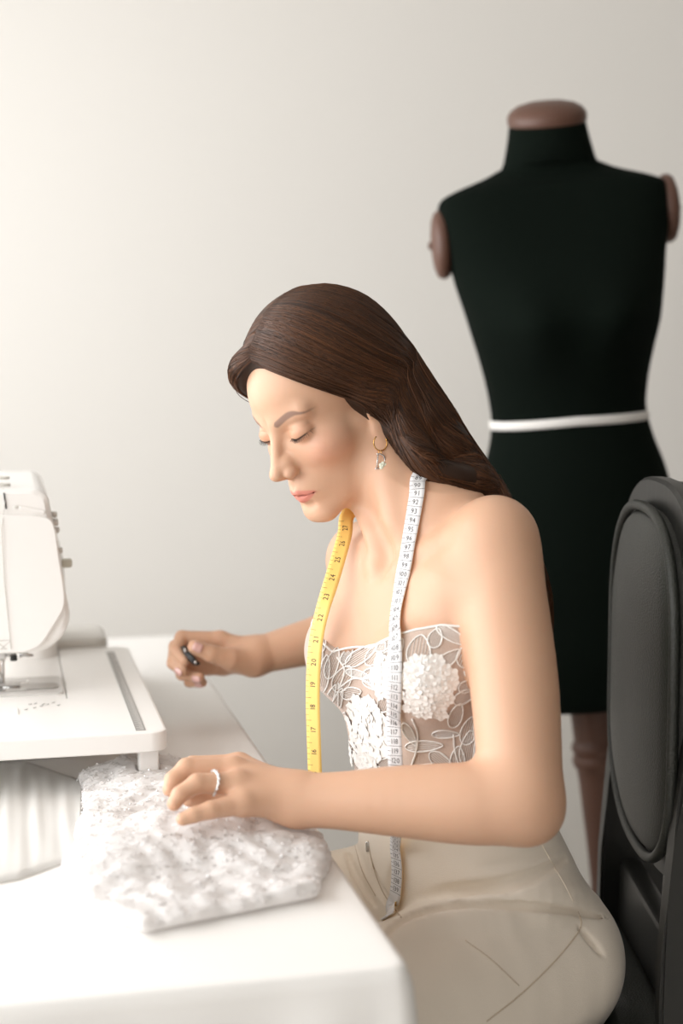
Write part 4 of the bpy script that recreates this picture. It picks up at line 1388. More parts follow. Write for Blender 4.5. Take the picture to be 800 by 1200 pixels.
# ledge of the lid with its recess and thread slot
bm = bmesh.new()
a0, a1 = px_at(22, 593, HY0 - .001), px_at(53, 602, HY0 - .001)
bm_box(bm, ((a0[0] + a1[0]) / 2, HY0 - .001, (a0[1] + a1[1]) / 2), (abs(a1[0] - a0[0]), .004, .005), .0015, 2, Matrix.Rotation(.22, 3, 'Y'))
bm_obj('lid_ledge', bm, M_PLASTIC, SM, angle=35)
bm = bmesh.new()
a0 = px_at(6, 587, HY0)
bm_box(bm, (a0[0], HY0 + .003, a0[1]), (.0022, .008, .021), .0005, 1, Matrix.Rotation(-.12, 3, 'Y'))
bm_obj('thread_slot', bm, M_DARKP, SM)
bm = bmesh.new()
a0 = px_at(19, 594, HY0 + .002)
bm_box(bm, (a0[0], HY0 + .001, a0[1]), (.006, .006, .004), .001)
bm_obj('thread_guide', bm, M_PLASTIC2, SM)
for (pxx, pyy) in ((1, 560), (2, 568)):
    a0 = px_at(pxx, pyy, HY0 + .06)
    bm = bmesh.new(); bm_tube(bm, [(a0[0] + .010 * math.cos(t), HY0 + .06 + .010 * math.sin(t), a0[1]) for t in np.linspace(0, 2 * math.pi, 16, endpoint=False)], .0018, 6, closed=True)
    bm_obj('thread_hook', bm, M_PLASTIC2, SM)
# pillar at the far end, flaring into its foot
bm = bmesh.new()
PYa, PYb = HY0 + .255, HY0 + .42
def pil_sec(z, gx, gy):
    x1 = np.interp(z, [EZ, zm, zt - .02], [min(xm + .030, BX1 - .006), xm + .004, xt + .002]) + gx
    r = .03; o = []
    for cx, cy, a0 in ((x1 - r, PYb + gy - r, 0), (X_IN + r - gx, PYb + gy - r, 90), (X_IN + r - gx, PYa - gy + r, 180), (x1 - r, PYa - gy + r, 270)):
        for i in range(7):
            a = math.radians(a0 + 90 * i / 6); o.append((cx + r * math.cos(a), cy + r * math.sin(a), z))
    return o
loft(bm, [pil_sec(EZ - .001, .004, 0), pil_sec(EZ + .004, .004, 0), pil_sec(EZ + .02, .002, 0), pil_sec(EZ + .06, 0, 0), pil_sec((EZ + zt) / 2, 0, 0), pil_sec(zt - .03, 0, 0), pil_sec(zt - .008, -.006, -.004), pil_sec(zt - .003, -.02, -.015)])
bm_obj('pillar', bm, M_PLASTIC, SM, angle=40)
# broad foot beyond the pillar, seen past it
bm = bmesh.new()
f0 = px_at(126, 752, EY1 + .03)
rounded_plate(bm, X_IN - .02, f0[0], EY1 + .004, EY1 + .15, TZ + .003, EZ + .012, .03, .010)
bm_obj('base', bm, M_PLASTIC2, SM, angle=40)
bm = bmesh.new(); bm_lathe(bm, [(.046, 0), (.05, .004), (.05, .020), (.046, .026), (.02, .028)], 30, Matrix.Translation((NX, PYb + .002, zt - .09)) @ Matrix.Rotation(-math.pi / 2, 4, 'X'))
bm_obj('handwheel', bm, M_PLASTIC2, SM, angle=40)
# buttons and the slider knob along the front of the arm
for py_, r in ((603, .0035), (612, .0042), (621, .0035), (645, .0035)):
    xx, zz = px_at(np.interp(py_, [573, 705], [58, 78]), py_, HY0 + .05)
    bm = bmesh.new(); bm_lathe(bm, [(r * 1.2, -.004), (r * 1.2, .002), (r, .0035), (r * .3, .004)], 16, Matrix.Translation((xx + .001, HY0 + .05, zz)) @ Matrix.Rotation(math.pi / 2, 4, 'Y'))
    bm_obj('button', bm, M_PLASTIC2, SM)
xx, zz = px_at(72, 660, HY0 + .05)
bm = bmesh.new(); bm_box(bm, (xx + .007, HY0 + .05, zz), (.014, .012, .012), .003)
bm_obj('speed_knob', bm, mat('cream_plastic', srgb(208, 206, 192), rough=.4), SM)
# small printed emblem low on the end cover
bm = bmesh.new()
e0 = px_at(4, 757, HY0 - .0075)
for dx, dz, w, h, ang in ((0, .007, .016, .0008, 0), (-.003, .001, .0145, .0008, .7), (.003, .001, .0145, .0008, -.7), (0, -.004, .010, .0008, 0)):
    bm_box(bm, (e0[0] + dx, HY0 - .0067, e0[1] + dz), (w, .0006, h), 0, 1, Matrix.Rotation(ang, 3, 'Y'))
bm_obj('emblem', bm, mat('emblem_print', srgb(196, 193, 188), rough=.5), SM, smooth=False)
# needle bar, clamp, needle, presser foot
bm = bmesh.new(); bm_lathe(bm, [(.0042, EZ + .046), (.0042, zb + .02)], 16, Matrix.Translation((NX, NY, 0)))
bm_obj('needle_bar', bm, M_STEEL, SM)
bm = bmesh.new(); bm_box(bm, (NX, NY, EZ + .046), (.011, .010, .014), .002); bm_lathe(bm, [(.0035, .0), (.0035, .012), (.0045, .013), (.0045, .019)], 14, Matrix.Translation((NX, NY, EZ + .046)) @ Matrix.Rotation(math.pi / 2, 4, 'Y'))
bm_obj('needle_clamp', bm, M_STEEL, SM, angle=40)
bm = bmesh.new(); bm_lathe(bm, [(.0002, EZ + .004), (.0007, EZ + .012), (.0009, EZ + .03), (.0012, EZ + .045)], 10, Matrix.Translation((NX, NY, 0)))
bm_obj('needle', bm, M_STEEL, SM)
bm = bmesh.new()
bm_box(bm, (NX - .001, NY + .010, EZ + .045), (.008, .006, .075), .0015)
bm_obj('presser_bar', bm, mat('warm_steel', srgb(200, 188, 178), rough=.3, metal=.6), SM, angle=40)
bm = bmesh.new()
for s in (-1, 1): bm_box(bm, (NX + .006, NY + s * .006, EZ + .0045), (.034, .007, .003), .001)
bm_box(bm, (NX - .004, NY, EZ + .006), (.014, .018, .004), .001); bm_box(bm, (NX - .004, NY + .004, EZ + .014), (.009, .008, .014), .002)
bm_lathe(bm, [(.003, -.009), (.003, .009)], 12, Matrix.Translation((NX - .004, NY + .004, EZ + .016)) @ Matrix.Rotation(math.pi / 2, 4, 'X'))
bm_obj('presser_foot', bm, M_STEEL, SM, angle=40)
# needle plate with bobbin cover and lines
pl0 = to_table(on_z(72, 800, EZ)); pl1 = to_table(on_z(0, 833, EZ))
bm = bmesh.new(); rounded_plate(bm, NX - .06, pl0[0], NY - .055, NY + .058, EZ - .004, EZ + .0022, .008, .0015)
plate_o = bm_obj('needle_plate', bm, mat('clear_grey_plate', srgb(208, 206, 203), rough=.25, spec=.6), SM, angle=35)
bm = bmesh.new(); rounded_plate(bm, NX - .03, NX + .034, NY - .036, NY + .030, EZ + .0022, EZ + .0030, .006, .0005)
bm_obj('metal_plate', bm, M_STEEL, plate_o, angle=35)
bm = bmesh.new()
b0 = to_table(on_z(47, 806, EZ)); rounded_plate(bm, b0[0] - .026, b0[0] + .024, b0[1] - .020, b0[1] + .016, EZ + .0023, EZ + .0034, .012, .0005)
bm_obj('bobbin_cover', bm, mat('smoked_plastic', srgb(168, 165, 160), rough=.2, spec=.6), plate_o, angle=35)
bm = bmesh.new()
for k in range(4): bm_box(bm, (NX + .012, NY - .012 + .008 * k, EZ + .0034), (.022, .0022, .0012))
bm_obj('feed_dogs', bm, M_STEEL, plate_o)
bm = bmesh.new()
for q in (to_table(on_z(21, 831, EZ)), ): bm_box(bm, (q[0], q[1] - .015, EZ + .0006), (.0012, .03, .0005))
bm_obj('panel_line', bm, M_PLASTIC2, SM, smooth=False)
bm = bmesh.new(); r_ = random.Random(2)
for q in ((35, 826), (41, 825), (48, 828), (55, 826), (62, 824), (68, 827), (40, 830), (50, 826), (30, 832)):
    p = to_table(on_z(q[0], q[1], EZ)); bm_box(bm, (p[0], p[1], EZ + .0006), (.003, .0012, .0005)); bm_box(bm, (p[0] + .002, p[1] + .003, EZ + .0006), (.0012, .003, .0005))
bm_obj('stitch_symbols', bm, M_GREYP, SM, smooth=False)
# needle threader lever and thread cutter under the head
a0 = px_at(16, 771, NY - .02)
bm = bmesh.new(); bm_box(bm, (a0[0], NY - .02, a0[1]), (.0095, .010, .0075), .002)
bm_obj('threader_lever', bm, M_DARKP, SM)
bm = bmesh.new()
q = [px_at(22, 768, NY - .01), px_at(29, 765, NY - .01), px_at(33, 768, NY - .01), px_at(39, 768, NY - .01)]
bm_tube(bm, [(x, NY - .01, z) for x, z in q], [.0035, .0045, .0025, .0015], 8)
bm_obj('thread_cutter', bm, M_STEEL, SM)
# the thread
bm = bmesh.new()
q = [px_at(4, 572, HY0 + .01), px_at(6, 588, HY0 - .002), px_at(2, 620, HY0 - .009), px_at(5, 680, HY0 - .0075), px_at(13, 760, HY0 - .0075)]
bm_tube(bm, [(x, y, z) for (x, z), y in zip(q, (HY0 + .01, HY0 - .002, HY0 - .009, HY0 - .0078, HY0 - .0078))] + [(NX + .004, NY - .006, EZ + .05), (NX + .001, NY - .001, EZ + .012)], .00045, 5)
bm_obj('thread', bm, mat('thread', srgb(196, 192, 186), rough=.8), SM)
# ================================================================== the lace garment under her hand
GZ = TZ + .0028
def gp(px, py, z=GZ): return on_z(px, py, z)
gar = Solid()
def gmound(px, py, rx, ry, h, rot=0.0, k=.03):
    c = gp(px, py); c[2] = GZ - .004
    M = np.stack([TB * -1 * math.cos(rot) + TA * math.sin(rot), TA * math.cos(rot) + TB * math.sin(rot), A3([0, 0, 1.0])], 1)
    gar.ell(c, (rx, ry, h), k, '+', M)
# flat body of the piece with its straight hem, a lump of gathered lace, a corner lying back towards the machine
def slab_field(p):
    poly = np.array([gp(x, y)[:2] for x, y in ((108, 1000), (92, 918), (130, 905), (200, 903), (262, 918), (300, 945), (372, 972), (384, 1030), (378, 1056), (300, 1072), (240, 1084), (165, 1100), (105, 1075), (76, 1045), (80, 1015))])
    q = p[..., :2]; d = np.full(q.shape[:-1], 1e9); ins = np.zeros(q.shape[:-1], bool)
    n = len(poly)
    for i in range(n):
        a, b = poly[i], poly[(i + 1) % n]
        ba = b - a; pa = q - a
        h = np.clip((pa @ ba) / (ba @ ba), 0, 1)
        d = np.minimum(d, np.linalg.norm(pa - h[..., None] * ba, axis=-1))
        c = ((a[1] > q[..., 1]) != (b[1] > q[..., 1])) & (q[..., 0] < (b[0] - a[0]) * (q[..., 1] - a[1]) / (b[1] - a[1] + 1e-12) + a[0])
        ins ^= c
    d = np.where(ins, -d, d) + .004
    zt = GZ + .016 + .003 * np.sin(q[..., 0] * 55 + 1) * np.sin(q[..., 1] * 48)
    dz = np.maximum(p[..., 2] - zt, GZ - p[..., 2])
    return smax(d, dz, .010).astype(np.float32)
g_mid = gp(230, 1000)
gar.fn(slab_field, g_mid, .26, 0.0)
gmound(200, 1005, .062, .075, .048, .3); gmound(140, 1025, .055, .060, .038); gmound(262, 1000, .060, .065, .040, -.2); gmound(170, 950, .060, .080, .034)
gmound(320, 1010, .055, .060, .030); gmound(165, 920, .055, .075, .028, .3); gmound(120, 985, .030, .06, .026); gmound(230, 950, .06, .06, .030)
def crumple(p, f):
    x, y, z = p[..., 0], p[..., 1], p[..., 2]
    n = (np.sin(x * 95 + 2 * np.sin(y * 60)) * np.sin(y * 88 + 1.7 * np.sin(x * 70 + z * 40)) * .0026 + np.sin(x * 190 + 3 * np.sin(y * 120)) * np.sin(y * 170 + z * 90) * .0012)
    return f + (n * sstep(GZ + .001, GZ + .010, z)).astype(np.float32)
gar.fn(crumple, g_mid, .30, 0, '*')
gar.fn(lambda p: (GZ - p[..., 2]), g_mid, .3, 0.0, '&')
near_hand = Solid(); near_hand.ops = [skin.ops[i] for i in range(TRUNK_N, HAND_N)]      # she presses into it
gar.fn(lambda p: near_hand(p) - .002, P(270, 925, 1.46), .16, .004, '-')
lx, ly = EX0 - .022, EY0 + .030
_leg = t_local(lx, ly, TZ)
gar.fn(lambda p: np.maximum(np.abs((p - _leg) @ TA), np.abs((p - _leg) @ TB)) - .0145, _leg, .2, .003, '-')
GV, GQ = surface(gar, g_mid - A3([.24, .26, .03]), g_mid + A3([.24, .30, .09]), .0034)
GQ = nrm_flip(gar, GV, GQ); GV = relax(GV, GQ, 1, .5)
M_GARM = translucent(mat('white_lace_cloth', srgb(249, 247, 246), rough=0.85, spec=0.2, sheen=.3, bump=.2, bscale=380), .35)
garment = link_mesh('lace_garment', fast_mesh('lace_garment', GV, GQ), M_GARM)
tag(garment, 'crumpled white lace garment covered with ruffled appliqué, lying beneath her hand', 'garment')
# ruffles: hundreds of tiny petals and sequins, nobody could count them
def ruffles(n, seed):
    r = np.random.default_rng(seed)
    nrm = np.cross(GV[GQ[:, 2]] - GV[GQ[:, 0]], GV[GQ[:, 3]] - GV[GQ[:, 1]])
    nrm /= np.linalg.norm(nrm, axis=1, keepdims=True) + 1e-12
    c = GV[GQ].mean(1)
    ok = np.nonzero((nrm[:, 2] > -.1) & (c[:, 2] > GZ + .006))[0]
    ok = ok[near_hand(c[ok]) > .008]
    ok = ok[np.maximum(np.abs((c[ok] - _leg) @ TA), np.abs((c[ok] - _leg) @ TB)) > .024]
    i = r.choice(ok, n)
    V, Q = [], []; base = 0
    m = 8
    for j in i:
        q, nn = c[j], nrm[j]
        t1 = np.cross(nn, r.normal(0, 1, 3)); t1 /= np.linalg.norm(t1) + 1e-9; t2 = np.cross(nn, t1)
        rad = r.uniform(.0020, .0042); asp = r.uniform(.5, 1.0); lift = r.uniform(.01, .09); ph = r.uniform(0, 6)
        V.append(q + nn * .0004)
        for k in range(m):
            a = 2 * math.pi * k / m
            V.append(q + rad * (1 + math.cos(a)) * t1 * .9 + rad * asp * math.sin(a) * t2 + nn * (.0006 + rad * lift * (1 + math.cos(a)) * .6 + .0006 * math.cos(3 * a + ph)))
            Q.append((base, base + 1 + k, base + 1 + (k + 1) % m))
        base += m + 1
    return fast_mesh('lace_ruffles', np.array(V), np.array(Q))
ruf = link_mesh('lace_ruffles', ruffles(2200, 4), translucent(mat('lace_petal', srgb(250, 248, 247), rough=.8, spec=.2, sheen=.3), .5), garment)
tag(ruf, kind='stuff')
bm = bmesh.new(); bmesh.ops.create_icosphere(bm, subdivisions=1, radius=.0013); _sq = bm
rr = random.Random(9)
bm = bmesh.new()
for i in range(150):
    j = rr.randrange(len(GV)); p = GV[j]
    if p[2] < GZ + .012: continue
    s_ = bmesh.ops.create_icosphere(bm, subdivisions=1, radius=rr.uniform(.0010, .0019))
    for v in s_['verts']: v.co = v.co + Vector(p + A3([0, 0, .0022]))
_sq.free()
sq = bm_obj('sequins', bm, mat('pearl_sequin', srgb(238, 236, 236), rough=.15, spec=.8), garment)
tag(sq, kind='stuff')
# gathered tulle that runs on from it under the extension table
n_u, n_v = 120, 26
V = []
for i in range(n_u):
    u = i / (n_u - 1)
    for j in range(n_v):
        v = j / (n_v - 1)
        a = gp(np.interp(u, [0, .5, 1], [-60, 20, 92]), np.interp(u, [0, .5, 1], [1045, 1030, 1005])); b = gp(np.interp(u, [0, .5, 1], [-30, 30, 96]), np.interp(u, [0, .5, 1], [895, 892, 915]))
        p = a * (1 - v) + b * v
        h = .013 * math.sin(math.pi * min(1, v * 1.02)) ** .5 * (.8 + .10 * math.sin(u * 27 + 3.2 * math.sin(v * 3)) + .05 * math.sin(u * 49 + 5 * v)) * (1 - .45 * v)
        V.append((p[0], p[1], GZ + max(0.0006, h)))
idx = np.arange(n_u * n_v).reshape(n_u, n_v)
Q = np.stack([idx[:-1, :-1], idx[1:, :-1], idx[1:, 1:], idx[:-1, 1:]], -1).reshape(-1, 4)
tul = link_mesh('tulle', fast_mesh('tulle', V, Q), translucent(mat('white_tulle', srgb(249, 248, 246), rough=.85, spec=.15, sheen=.3), .5), garment)
sd = tul.modifiers.new('thick', 'SOLIDIFY'); sd.thickness = .0006
# ================================================================== two-sided measuring tape round her neck
_skin_all = skin.offset(0)
def on_body(pts, off):
    q = np.array(pts, float); p = march(skin, q[:, 0], q[:, 1])
    p = p[~np.isnan(p[:, 0])]
    return p + skin.grad(p) * off
TW_ = .0088                                                  # half width
wpts = [(493, 556), (489, 580), (484, 610), (479, 640), (473, 672), (468, 700), (464, 728)]
wp = on_body(wpts, .0022)
wd = [( (p - CAM) @ FWD) for p in wp]
w_low = [P(461, 765, wd[-1] - .012), P(460.5, 810, wd[-1] - .018), P(461.5, 860, wd[-1] - .018), P(464, 910, wd[-1] - .016), P(465, 950, wd[-1] - .008)]
lap = march(pants, [466, 468, 467, 462, 455], [992, 1014, 1040, 1062, 1076])
lap = lap[~np.isnan(lap[:, 0])]
lap = lap + pants.grad(lap) * .004
ypts = [(408, 604), (403, 628), (396, 655), (388, 682)]
yd = 1.700
yp = [P(409, 600, yd - .004), P(404, 626, yd - .028), P(396, 655, yd - .055), P(387, 685, yd - .075), P(378, 714, yd - .088), P(371, 745, yd - .094), P(367.5, 780, yd - .096), P(366.5, 820, yd - .096), P(367.5, 860, yd - .096), P(369, 905, yd - .094), P(371, 935, yd - .092), P(373, 962, yd - .09)]
neck_back = [head_w((3.9, -5.4, -6.2)), head_w((2.0, -7.6, -7.2)), head_w((-1.5, -7.9, -7.4)), head_w((-4.0, -6.0, -7.2)), head_w((-5.2, -2.8, -7.6))]
neck_back = []
for ang in np.linspace(55, -70, 7):                          # behind the neck, hidden by the hair
    a = math.radians(180 - ang) if False else 0
nb_l = wp[0] + A3([.012, .012, .006])
cN = (NECK0 * .35 + NECK1 * .65)
arc = []
v0 = wp[0] - cN; v1 = yp[0] - cN
for t in np.linspace(0, 1, 8)[1:-1]:
    ang0 = math.atan2(v0[1], v0[0]); ang1 = math.atan2(v1[1], v1[0])
    if ang1 < ang0: ang1 += 2 * math.pi
    a = ang0 + (ang1 - ang0) * t
    r = .072; p = cN + A3([r * math.cos(a), r * math.sin(a), 0]); p[2] = wp[0][2] * (1 - t) + yp[0][2] * t + .014 * math.sin(math.pi * t)
    arc.append(p)
ctrl = list(reversed(yp)) + list(reversed(arc)) + list(wp) + w_low + list(lap)
n_y, n_a, n_w = len(yp), len(arc), len(wp)
NT = 420
TPath = catmull(ctrl, NT)
seglen = np.concatenate([[0], np.cumsum(np.linalg.norm(np.diff(TPath, axis=0), axis=1))])
LT = seglen[-1]
S_ = np.arange(0, LT, .0025)
TP = np.stack([np.interp(S_, seglen, TPath[:, k]) for k in range(3)], 1)
for _ in range(10):                                          # keep it clear of skin, bustier and trousers
    mid_ = (S_ > np.interp(n_y + n_a - 1, np.arange(len(ctrl)), np.interp(np.arange(len(ctrl)) / (len(ctrl) - 1) * (NT - 1), np.arange(NT), seglen)))
    for sd_, gap in ((skin, .0034), (bodice_sdf, .0045), (pants, .004)):
        dv = sd_(TP); need = np.where(mid_ | (sd_ is skin), np.maximum(gap - dv, 0), 0)
        k_ = need > 0
        if k_.any():
            TP[k_] += np.where(mid_[k_, None], -FWD * 1.3, skin.grad(TP[k_])) * np.minimum(need[k_], .004)[:, None]
    TP[1:-1] = TP[1:-1] * .4 + (TP[:-2] + TP[2:]) * .3
cs = np.interp(np.arange(len(ctrl)) / (len(ctrl) - 1) * (NT - 1), np.arange(NT), seglen)    # arc length at the control points
# side of the tape turned outward at each control point (the yellow side carries +n)
def outward(p, s=skin):
    return s.grad(np.asarray(p)[None])[0]
n_ctrl = []
for i, p in enumerate(ctrl):
    if i < n_y:
        j = n_y - 1 - i
        n = np.array(-FWD * .85 + A3([-.42 if j > 3 else -.15, 0, .1]))
    elif i < n_y + n_a:
        n = None
    elif i < n_y + n_a + n_w:
        n = -outward(p)
    elif i < n_y + n_a + n_w + len(w_low):
        n = -(A3([-.45, -.88, 0]))
    else:
        n = -outward(p, pants) * A3([1, 1, .6])
    n_ctrl.append(n)
ia, ib = n_y - 1, n_y + n_a
for i in range(n_y, n_y + n_a):                              # half a turn behind the neck
    t = (i - ia) / (ib - ia)
    T = ctrl[i + 1] - ctrl[i - 1]; T /= np.linalg.norm(T)
    out = ctrl[i] - cN; out -= T * out.dot(T); out /= np.linalg.norm(out)
    side = np.cross(T, out)
    n_ctrl[i] = out * math.cos(math.pi * t) + side * math.sin(math.pi * t)
n_ctrl = np.array([n / np.linalg.norm(n) for n in n_ctrl])
Nn = np.stack([np.interp(S_, cs, n_ctrl[:, k]) for k in range(3)], 1)
Tt = np.gradient(TP, axis=0); Tt /= np.linalg.norm(Tt, axis=1, keepdims=True)
Nn -= Tt * (Nn * Tt).sum(1, keepdims=True); Nn /= np.linalg.norm(Nn, axis=1, keepdims=True)
Ww = np.cross(Nn, Tt)
def tape_pt(s, w, n):
    """point of the tape: s along it, w across, n above its yellow side"""
    f = lambda A: np.stack([np.interp(s, S_, A[:, k]) for k in range(3)], -1)
    return f(TP) + f(Ww) * np.asarray(w)[..., None] + f(Nn) * np.asarray(n)[..., None]
M_YEL = mat('yellow_tape', srgb(247, 208, 118), rough=.45, spec=.4)
M_TWHITE = mat('white_tape', srgb(222, 221, 222), rough=.45, spec=.4)
M_INK = mat('tape_ink', srgb(52, 50, 50), rough=.6)
def strip(side):
    m = len(S_); hth = .00035
    w = np.array([-1, -.5, 0, .5, 1]) * TW_
    V = np.concatenate([tape_pt(S_, np.full(m, x), np.full(m, hth * side)) for x in w] + [tape_pt(S_, np.full(m, x), np.zeros(m)) for x in (TW_, -TW_)])
    r = [0, 1, 2, 3, 4, 5, 6, 0]
    Q = []
    idx = np.arange(7 * m).reshape(7, m)
    for a, b in zip(r[:-1], r[1:]): Q.append(np.stack([idx[a, :-1], idx[b, :-1], idx[b, 1:], idx[a, 1:]], -1))
    Q = np.concatenate(Q)
    return fast_mesh('strip', V, Q if side > 0 else Q[:, ::-1])
TAPE = empty('measuring_tape', (0, 0, 0))
tag(TAPE, 'measuring tape round her neck, yellow on one side and white on the other', 'measuring tape')
link_mesh('yellow_side', strip(1), M_YEL, TAPE); link_mesh('white_side', strip(-1), M_TWHITE, TAPE)
# numerals: glyphs taken once from the built-in typeface, then bent along the tape
_g = {}
def glyph(ch):
    if ch not in _g:
        c = bpy.data.curves.new('glyph', 'FONT'); c.body = ch; c.size = 1; c.resolution_u = 2
        o = bpy.data.objects.new('glyph', c); me = o.to_mesh()
        v = np.array([x.co[:2] for x in me.vertices]).reshape(-1, 2); f = [tuple(p.vertices) for p in me.polygons]
        adv = v[:, 0].max() if len(v) else .3
        o.to_mesh_clear(); bpy.data.objects.remove(o); bpy.data.curves.remove(c)
        _g[ch] = (v, f, adv)
    return _g[ch]
def text_pts(txt, h, sx=.8):
    V, F, x = [], [], 0.0
    for ch in txt:
        v, f, adv = glyph(ch)
        F += [tuple(i + len(V) for i in p) for p in f]
        V += [(x + a, b) for a, b in v]; x += adv + .10
    V = np.array(V); V[:, 0] -= (x - .1) / 2; V[:, 1] -= .35
    return V * A3([h * sx / .7, h / .7]), F
ink_V, ink_F = [], []
def add_ink(V3, F):
    b = sum(len(v) for v in ink_V); ink_V.append(V3); ink_F.extend([tuple(i + b for i in f) for f in F])
# which way is up on each side, seen from outside
s_w0 = cs[n_y + n_a]                                        # where the white strand comes out from under the hair
HT = .00062
for k in range(88, 140):
    s = s_w0 - .002 + .0103 * (k - 88)
    if s > LT - .004: break
    V, F = text_pts(str(k), .0057, .86)
    # white side: reading direction across, up is towards the neck (smaller s)
    x, y = V[:, 0], V[:, 1]
    add_ink(tape_pt(s - y, -x, np.full(len(x), -HT)), F)
    for (ds, w0, w1) in ((.0051, -TW_, TW_ * .95), (0.0, TW_ * .55, TW_ * .98)):
        ss = np.array([s + ds - .00022, s + ds - .00022, s + ds + .00022, s + ds + .00022]); ww = np.array([w0, w1, w1, w0])
        add_ink(tape_pt(ss, ww, np.full(4, -HT)), [(0, 1, 2, 3)])
s_y0 = cs[n_y - 1]                                          # under the chin
for k in range(27, 11, -1):
    s = s_y0 - .0270 - .0254 * (27 - k)
    if s < .01: break
    V, F = text_pts(str(k), .0062, .9)
    x, y = V[:, 0], V[:, 1]
    add_ink(tape_pt(s + x, y + .0004, np.full(len(x), HT)), F)
    for j in range(4):
        w0 = TW_ * (.25 if j == 0 else .62)
        ss = s + .0110 - .00635 * j + np.array([-.0002, -.0002, .0002, .0002]); 
        add_ink(tape_pt(ss, np.array([w0, TW_ * .98, TW_ * .98, w0]), np.full(4, HT)), [(0, 1, 2, 3)])
me = bpy.data.meshes.new('numerals'); me.from_pydata([tuple(v) for v in np.concatenate(ink_V)], [], ink_F); me.update()
tag(link_mesh('numerals', me, M_INK, TAPE, smooth=False), kind='stuff')
# ================================================================== jewellery and the snips in her hand
M_GOLD = mat('gold', srgb(222, 176, 108), rough=.25, metal=1.0)
M_SILVER = mat('silver', (.72, .71, .70, 1), rough=.25, metal=1.0)
_l = march(skin, [434, 437, 440, 443, 437, 440, 443], [503, 503, 503, 503, 508, 508, 508])
ld = float(np.nanmin((_l - CAM) @ FWD)) - .003
EAR = empty('earring', P(440, 512, ld)); e0 = P(440, 512, ld)
tag(EAR, 'gold hoop earring with a hanging silver letter and pale flower, in her ear', 'earring')
def eo(o): return o
bm = bmesh.new()
hc = P(445.5, 519, ld)
pts = [hc - e0 + .0088 * (math.cos(t) * (RGT * .86 + FWD * .5) + math.sin(t) * A3([0, 0, 1])) for t in np.radians(np.linspace(128, 385, 26))]
bm_tube(bm, pts, .0008, 8)
bmesh.ops.create_uvsphere(bm, u_segments=10, v_segments=8, radius=.0014, matrix=Matrix.Translation(pts[-1]))
bm_obj('hoop', bm, M_GOLD, EAR)
bm = bmesh.new()
lk = P(445, 530, ld) - e0
bm_tube(bm, [lk + A3([.0016 * math.cos(t), 0, .0022 * math.sin(t)]) for t in np.linspace(0, 2 * math.pi, 12, endpoint=False)], .0005, 6, closed=True)
bm_obj('link', bm, M_GOLD, EAR)
# the letter D
d0 = P(445.5, 541, ld) - e0
ax_, az_ = (RGT * .94 + FWD * .25), A3([.10, 0, .99])
def dp(x, z): return d0 + ax_ * x + az_ * z
bm = bmesh.new()
bm_tube(bm, [dp(-.0036, -.0078), dp(-.0036, .0080)], .00085, 6)
bm_tube(bm, catmull([dp(-.0056, .0086), dp(-.0010, .0086), dp(.0036, .0062), dp(.0052, .0010), dp(.0046, -.0042), dp(.0016, -.0074), dp(-.0056, -.0082)], 26), .0009, 6)
bm_obj('letter', bm, M_SILVER, EAR)
bm = bmesh.new()
fc = dp(.0034, -.0046) - FWD * .0016
for k in range(5):
    a = 2 * math.pi * k / 5 + .3
    bmesh.ops.create_uvsphere(bm, u_segments=10, v_segments=8, radius=.0023, matrix=Matrix.Translation(Vector(fc + ax_ * .0026 * math.cos(a) + az_ * .0026 * math.sin(a))) @ Matrix.Diagonal((1, .5, 1, 1)))
bmesh.ops.create_uvsphere(bm, u_segments=10, v_segments=8, radius=.0014, matrix=Matrix.Translation(Vector(fc - FWD * .0008)))
bm_obj('flower', bm, mat('pale_green_enamel', srgb(222, 226, 208), rough=.3), EAR)
bm = bmesh.new()
for x, z in ((-.0046, -.0080), (.0008, -.0094), (.0052, -.0090), (.0030, -.0104)):
    bmesh.ops.create_uvsphere(bm, u_segments=8, v_segments=6, radius=.0012, matrix=Matrix.Translation(Vector(dp(x, z))))
bm_obj('pearl', bm, mat('pearl', srgb(232, 222, 220), rough=.2), EAR)

# ring
rj = HL['ring']; ra = rj[0] * .42 + rj[1] * .58
rdir = rj[1] - rj[0]; rdir /= np.linalg.norm(rdir)
u1 = np.cross(rdir, [0, 0, 1.0]); u1 /= np.linalg.norm(u1); u2 = np.cross(u1, rdir)
RNG = empty('ring', ra)
tag(RNG, 'silver ring with a row of small stones on her hand over the lace', 'ring')
rr_ = .0118
bm = bmesh.new()
bm_tube(bm, [rr_ * (math.cos(t) * u1 + math.sin(t) * u2) + rdir * .0012 * math.sin(2 * t) for t in np.linspace(0, 2 * math.pi, 36, endpoint=False)], .0013, 8, closed=True)
bm_obj('band', bm, M_SILVER, RNG)
M_GEM = mat('clear_stone', srgb(226, 228, 230), rough=.05, spec=1.0, coat=1.0)
for t in np.radians(np.linspace(10, 190, 9)):
    bm = bmesh.new()
    bmesh.ops.create_icosphere(bm, subdivisions=1, radius=.0017, matrix=Matrix.Translation(Vector((rr_ + .0010) * (math.cos(t) * u1 + math.sin(t) * u2) + rdir * .0012 * math.sin(2 * t))))
    bm_obj('stone', bm, M_GEM, RNG, smooth=False)

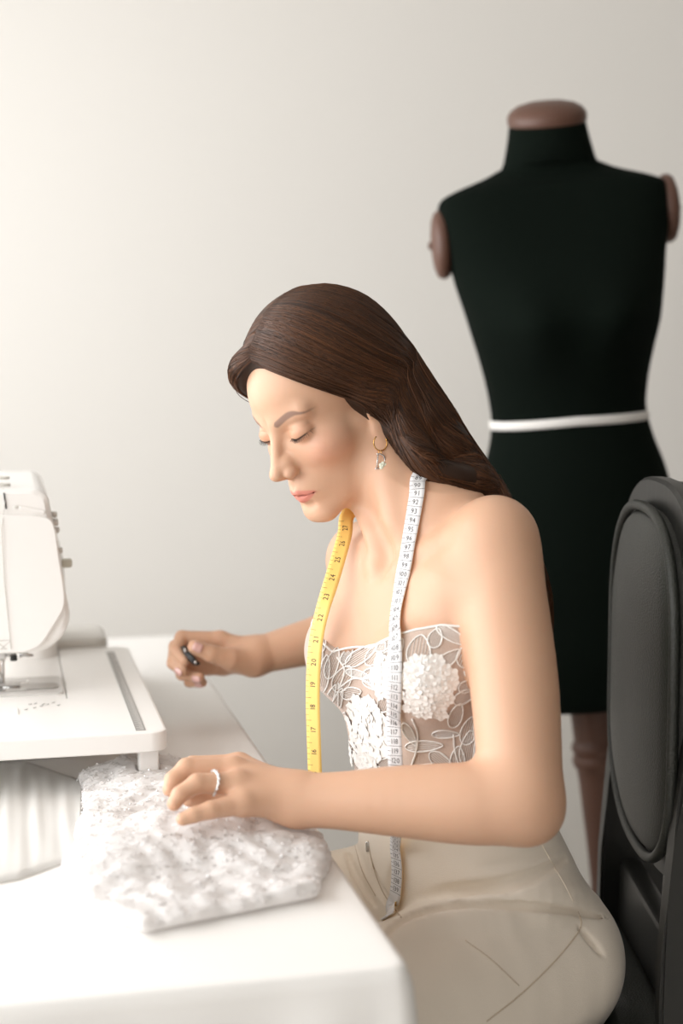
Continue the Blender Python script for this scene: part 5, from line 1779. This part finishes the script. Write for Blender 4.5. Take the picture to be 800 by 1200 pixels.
# nails
M_NAIL = mat('pink_nail_varnish', srgb(222, 178, 170), rough=.18, spec=.6, coat=.6)
def nail(tip, base, up, w, ln):
    """a slightly arched plate on the back of the last joint"""
    tip, base = np.asarray(tip), np.asarray(base)
    d = tip - base; d /= np.linalg.norm(d)
    up = up - d * up.dot(d); up /= np.linalg.norm(up); sd_ = np.cross(d, up)
    bm = bmesh.new(); rows = []
    for i in range(6):
        t = i / 5
        row = []
        for j in range(7):
            v = j / 6 * 2 - 1
            wid = w * (1 - .25 * max(0, t - .7) / .3) * (1 if t > 0 else .8)
            p0 = tip + d * (ln * (t - .62) + (.0018 * (1 - v * v) if i == 5 else 0)) + sd_ * wid * v + up * .012
            for _ in range(8):
                dd = float(skin(p0[None])[0]) - .0005
                if dd < 1e-4 or i == 5: break
                p0 = p0 - up * dd * .8
            row.append(p0)
        rows.append(row)
    for j in range(7): rows[5][j] = rows[4][j] + d * ln * .25 * (1 - .35 * (j / 3 - 1) ** 2) - up * .0004
    grid = [[bm.verts.new(Vector(p)) for p in row] for row in rows]
    for a, b in zip(grid[:-1], grid[1:]):
        for j in range(6): bm.faces.new((a[j], a[j + 1], b[j + 1], b[j]))
    bmesh.ops.recalc_face_normals(bm, faces=bm.faces)
    o = bm_obj('nail', bm, M_NAIL, person)
    m_ = o.modifiers.new('thick', 'SOLIDIFY'); m_.thickness = .0005
for n in ('middle', 'ring', 'pinky'):
    j = HR[n]; nail(j[3], j[2], -FWD * .8 + A3([-.2, 0, -.25]) + (j[2] - j[1]) * 8, .0048, .0125)
j = [P(270, 772, 1.962), P(247, 766, 1.948), P(228, 758, 1.940)]
nail(j[2], j[1], -FWD + A3([.0, 0, .25]), .0062, .013)

# small black thread snips held in her far hand
SN = empty('thread_snips', P(222, 770, 1.955))
tag(SN, 'small black thread snips pinched between the fingers of her raised hand', 'snips')
s0 = P(222, 770, 1.955)
bm = bmesh.new()
bm_tube(bm, catmull([P(214, 758, 1.958) - s0, P(221, 768, 1.950) - s0, P(230, 778, 1.945) - s0], 10), [.0030, .0034, .004, .0042, .0042, .0044, .0046, .0044, .0040, .0036], 10)
bm_obj('handle', bm, M_DARKP, SN)
bm = bmesh.new()
bm_tube(bm, [P(220, 764, 1.946) - s0, P(233, 779, 1.942) - s0], [.0022, .0030], 8)
bm_obj('spring_arm', bm, M_DARKP, SN)
bm = bmesh.new(); bmesh.ops.create_uvsphere(bm, u_segments=10, v_segments=8, radius=.0024, matrix=Matrix.Translation(Vector(P(229, 776, 1.938) - s0)))
bm_obj('pivot', bm, M_STEEL, SN)
bm = bmesh.new()
bm_tube(bm, [P(215, 759, 1.950) - s0, P(218, 764, 1.946) - s0], [.0014, .0020], 6)
bm_obj('blade', bm, M_STEEL, SN)
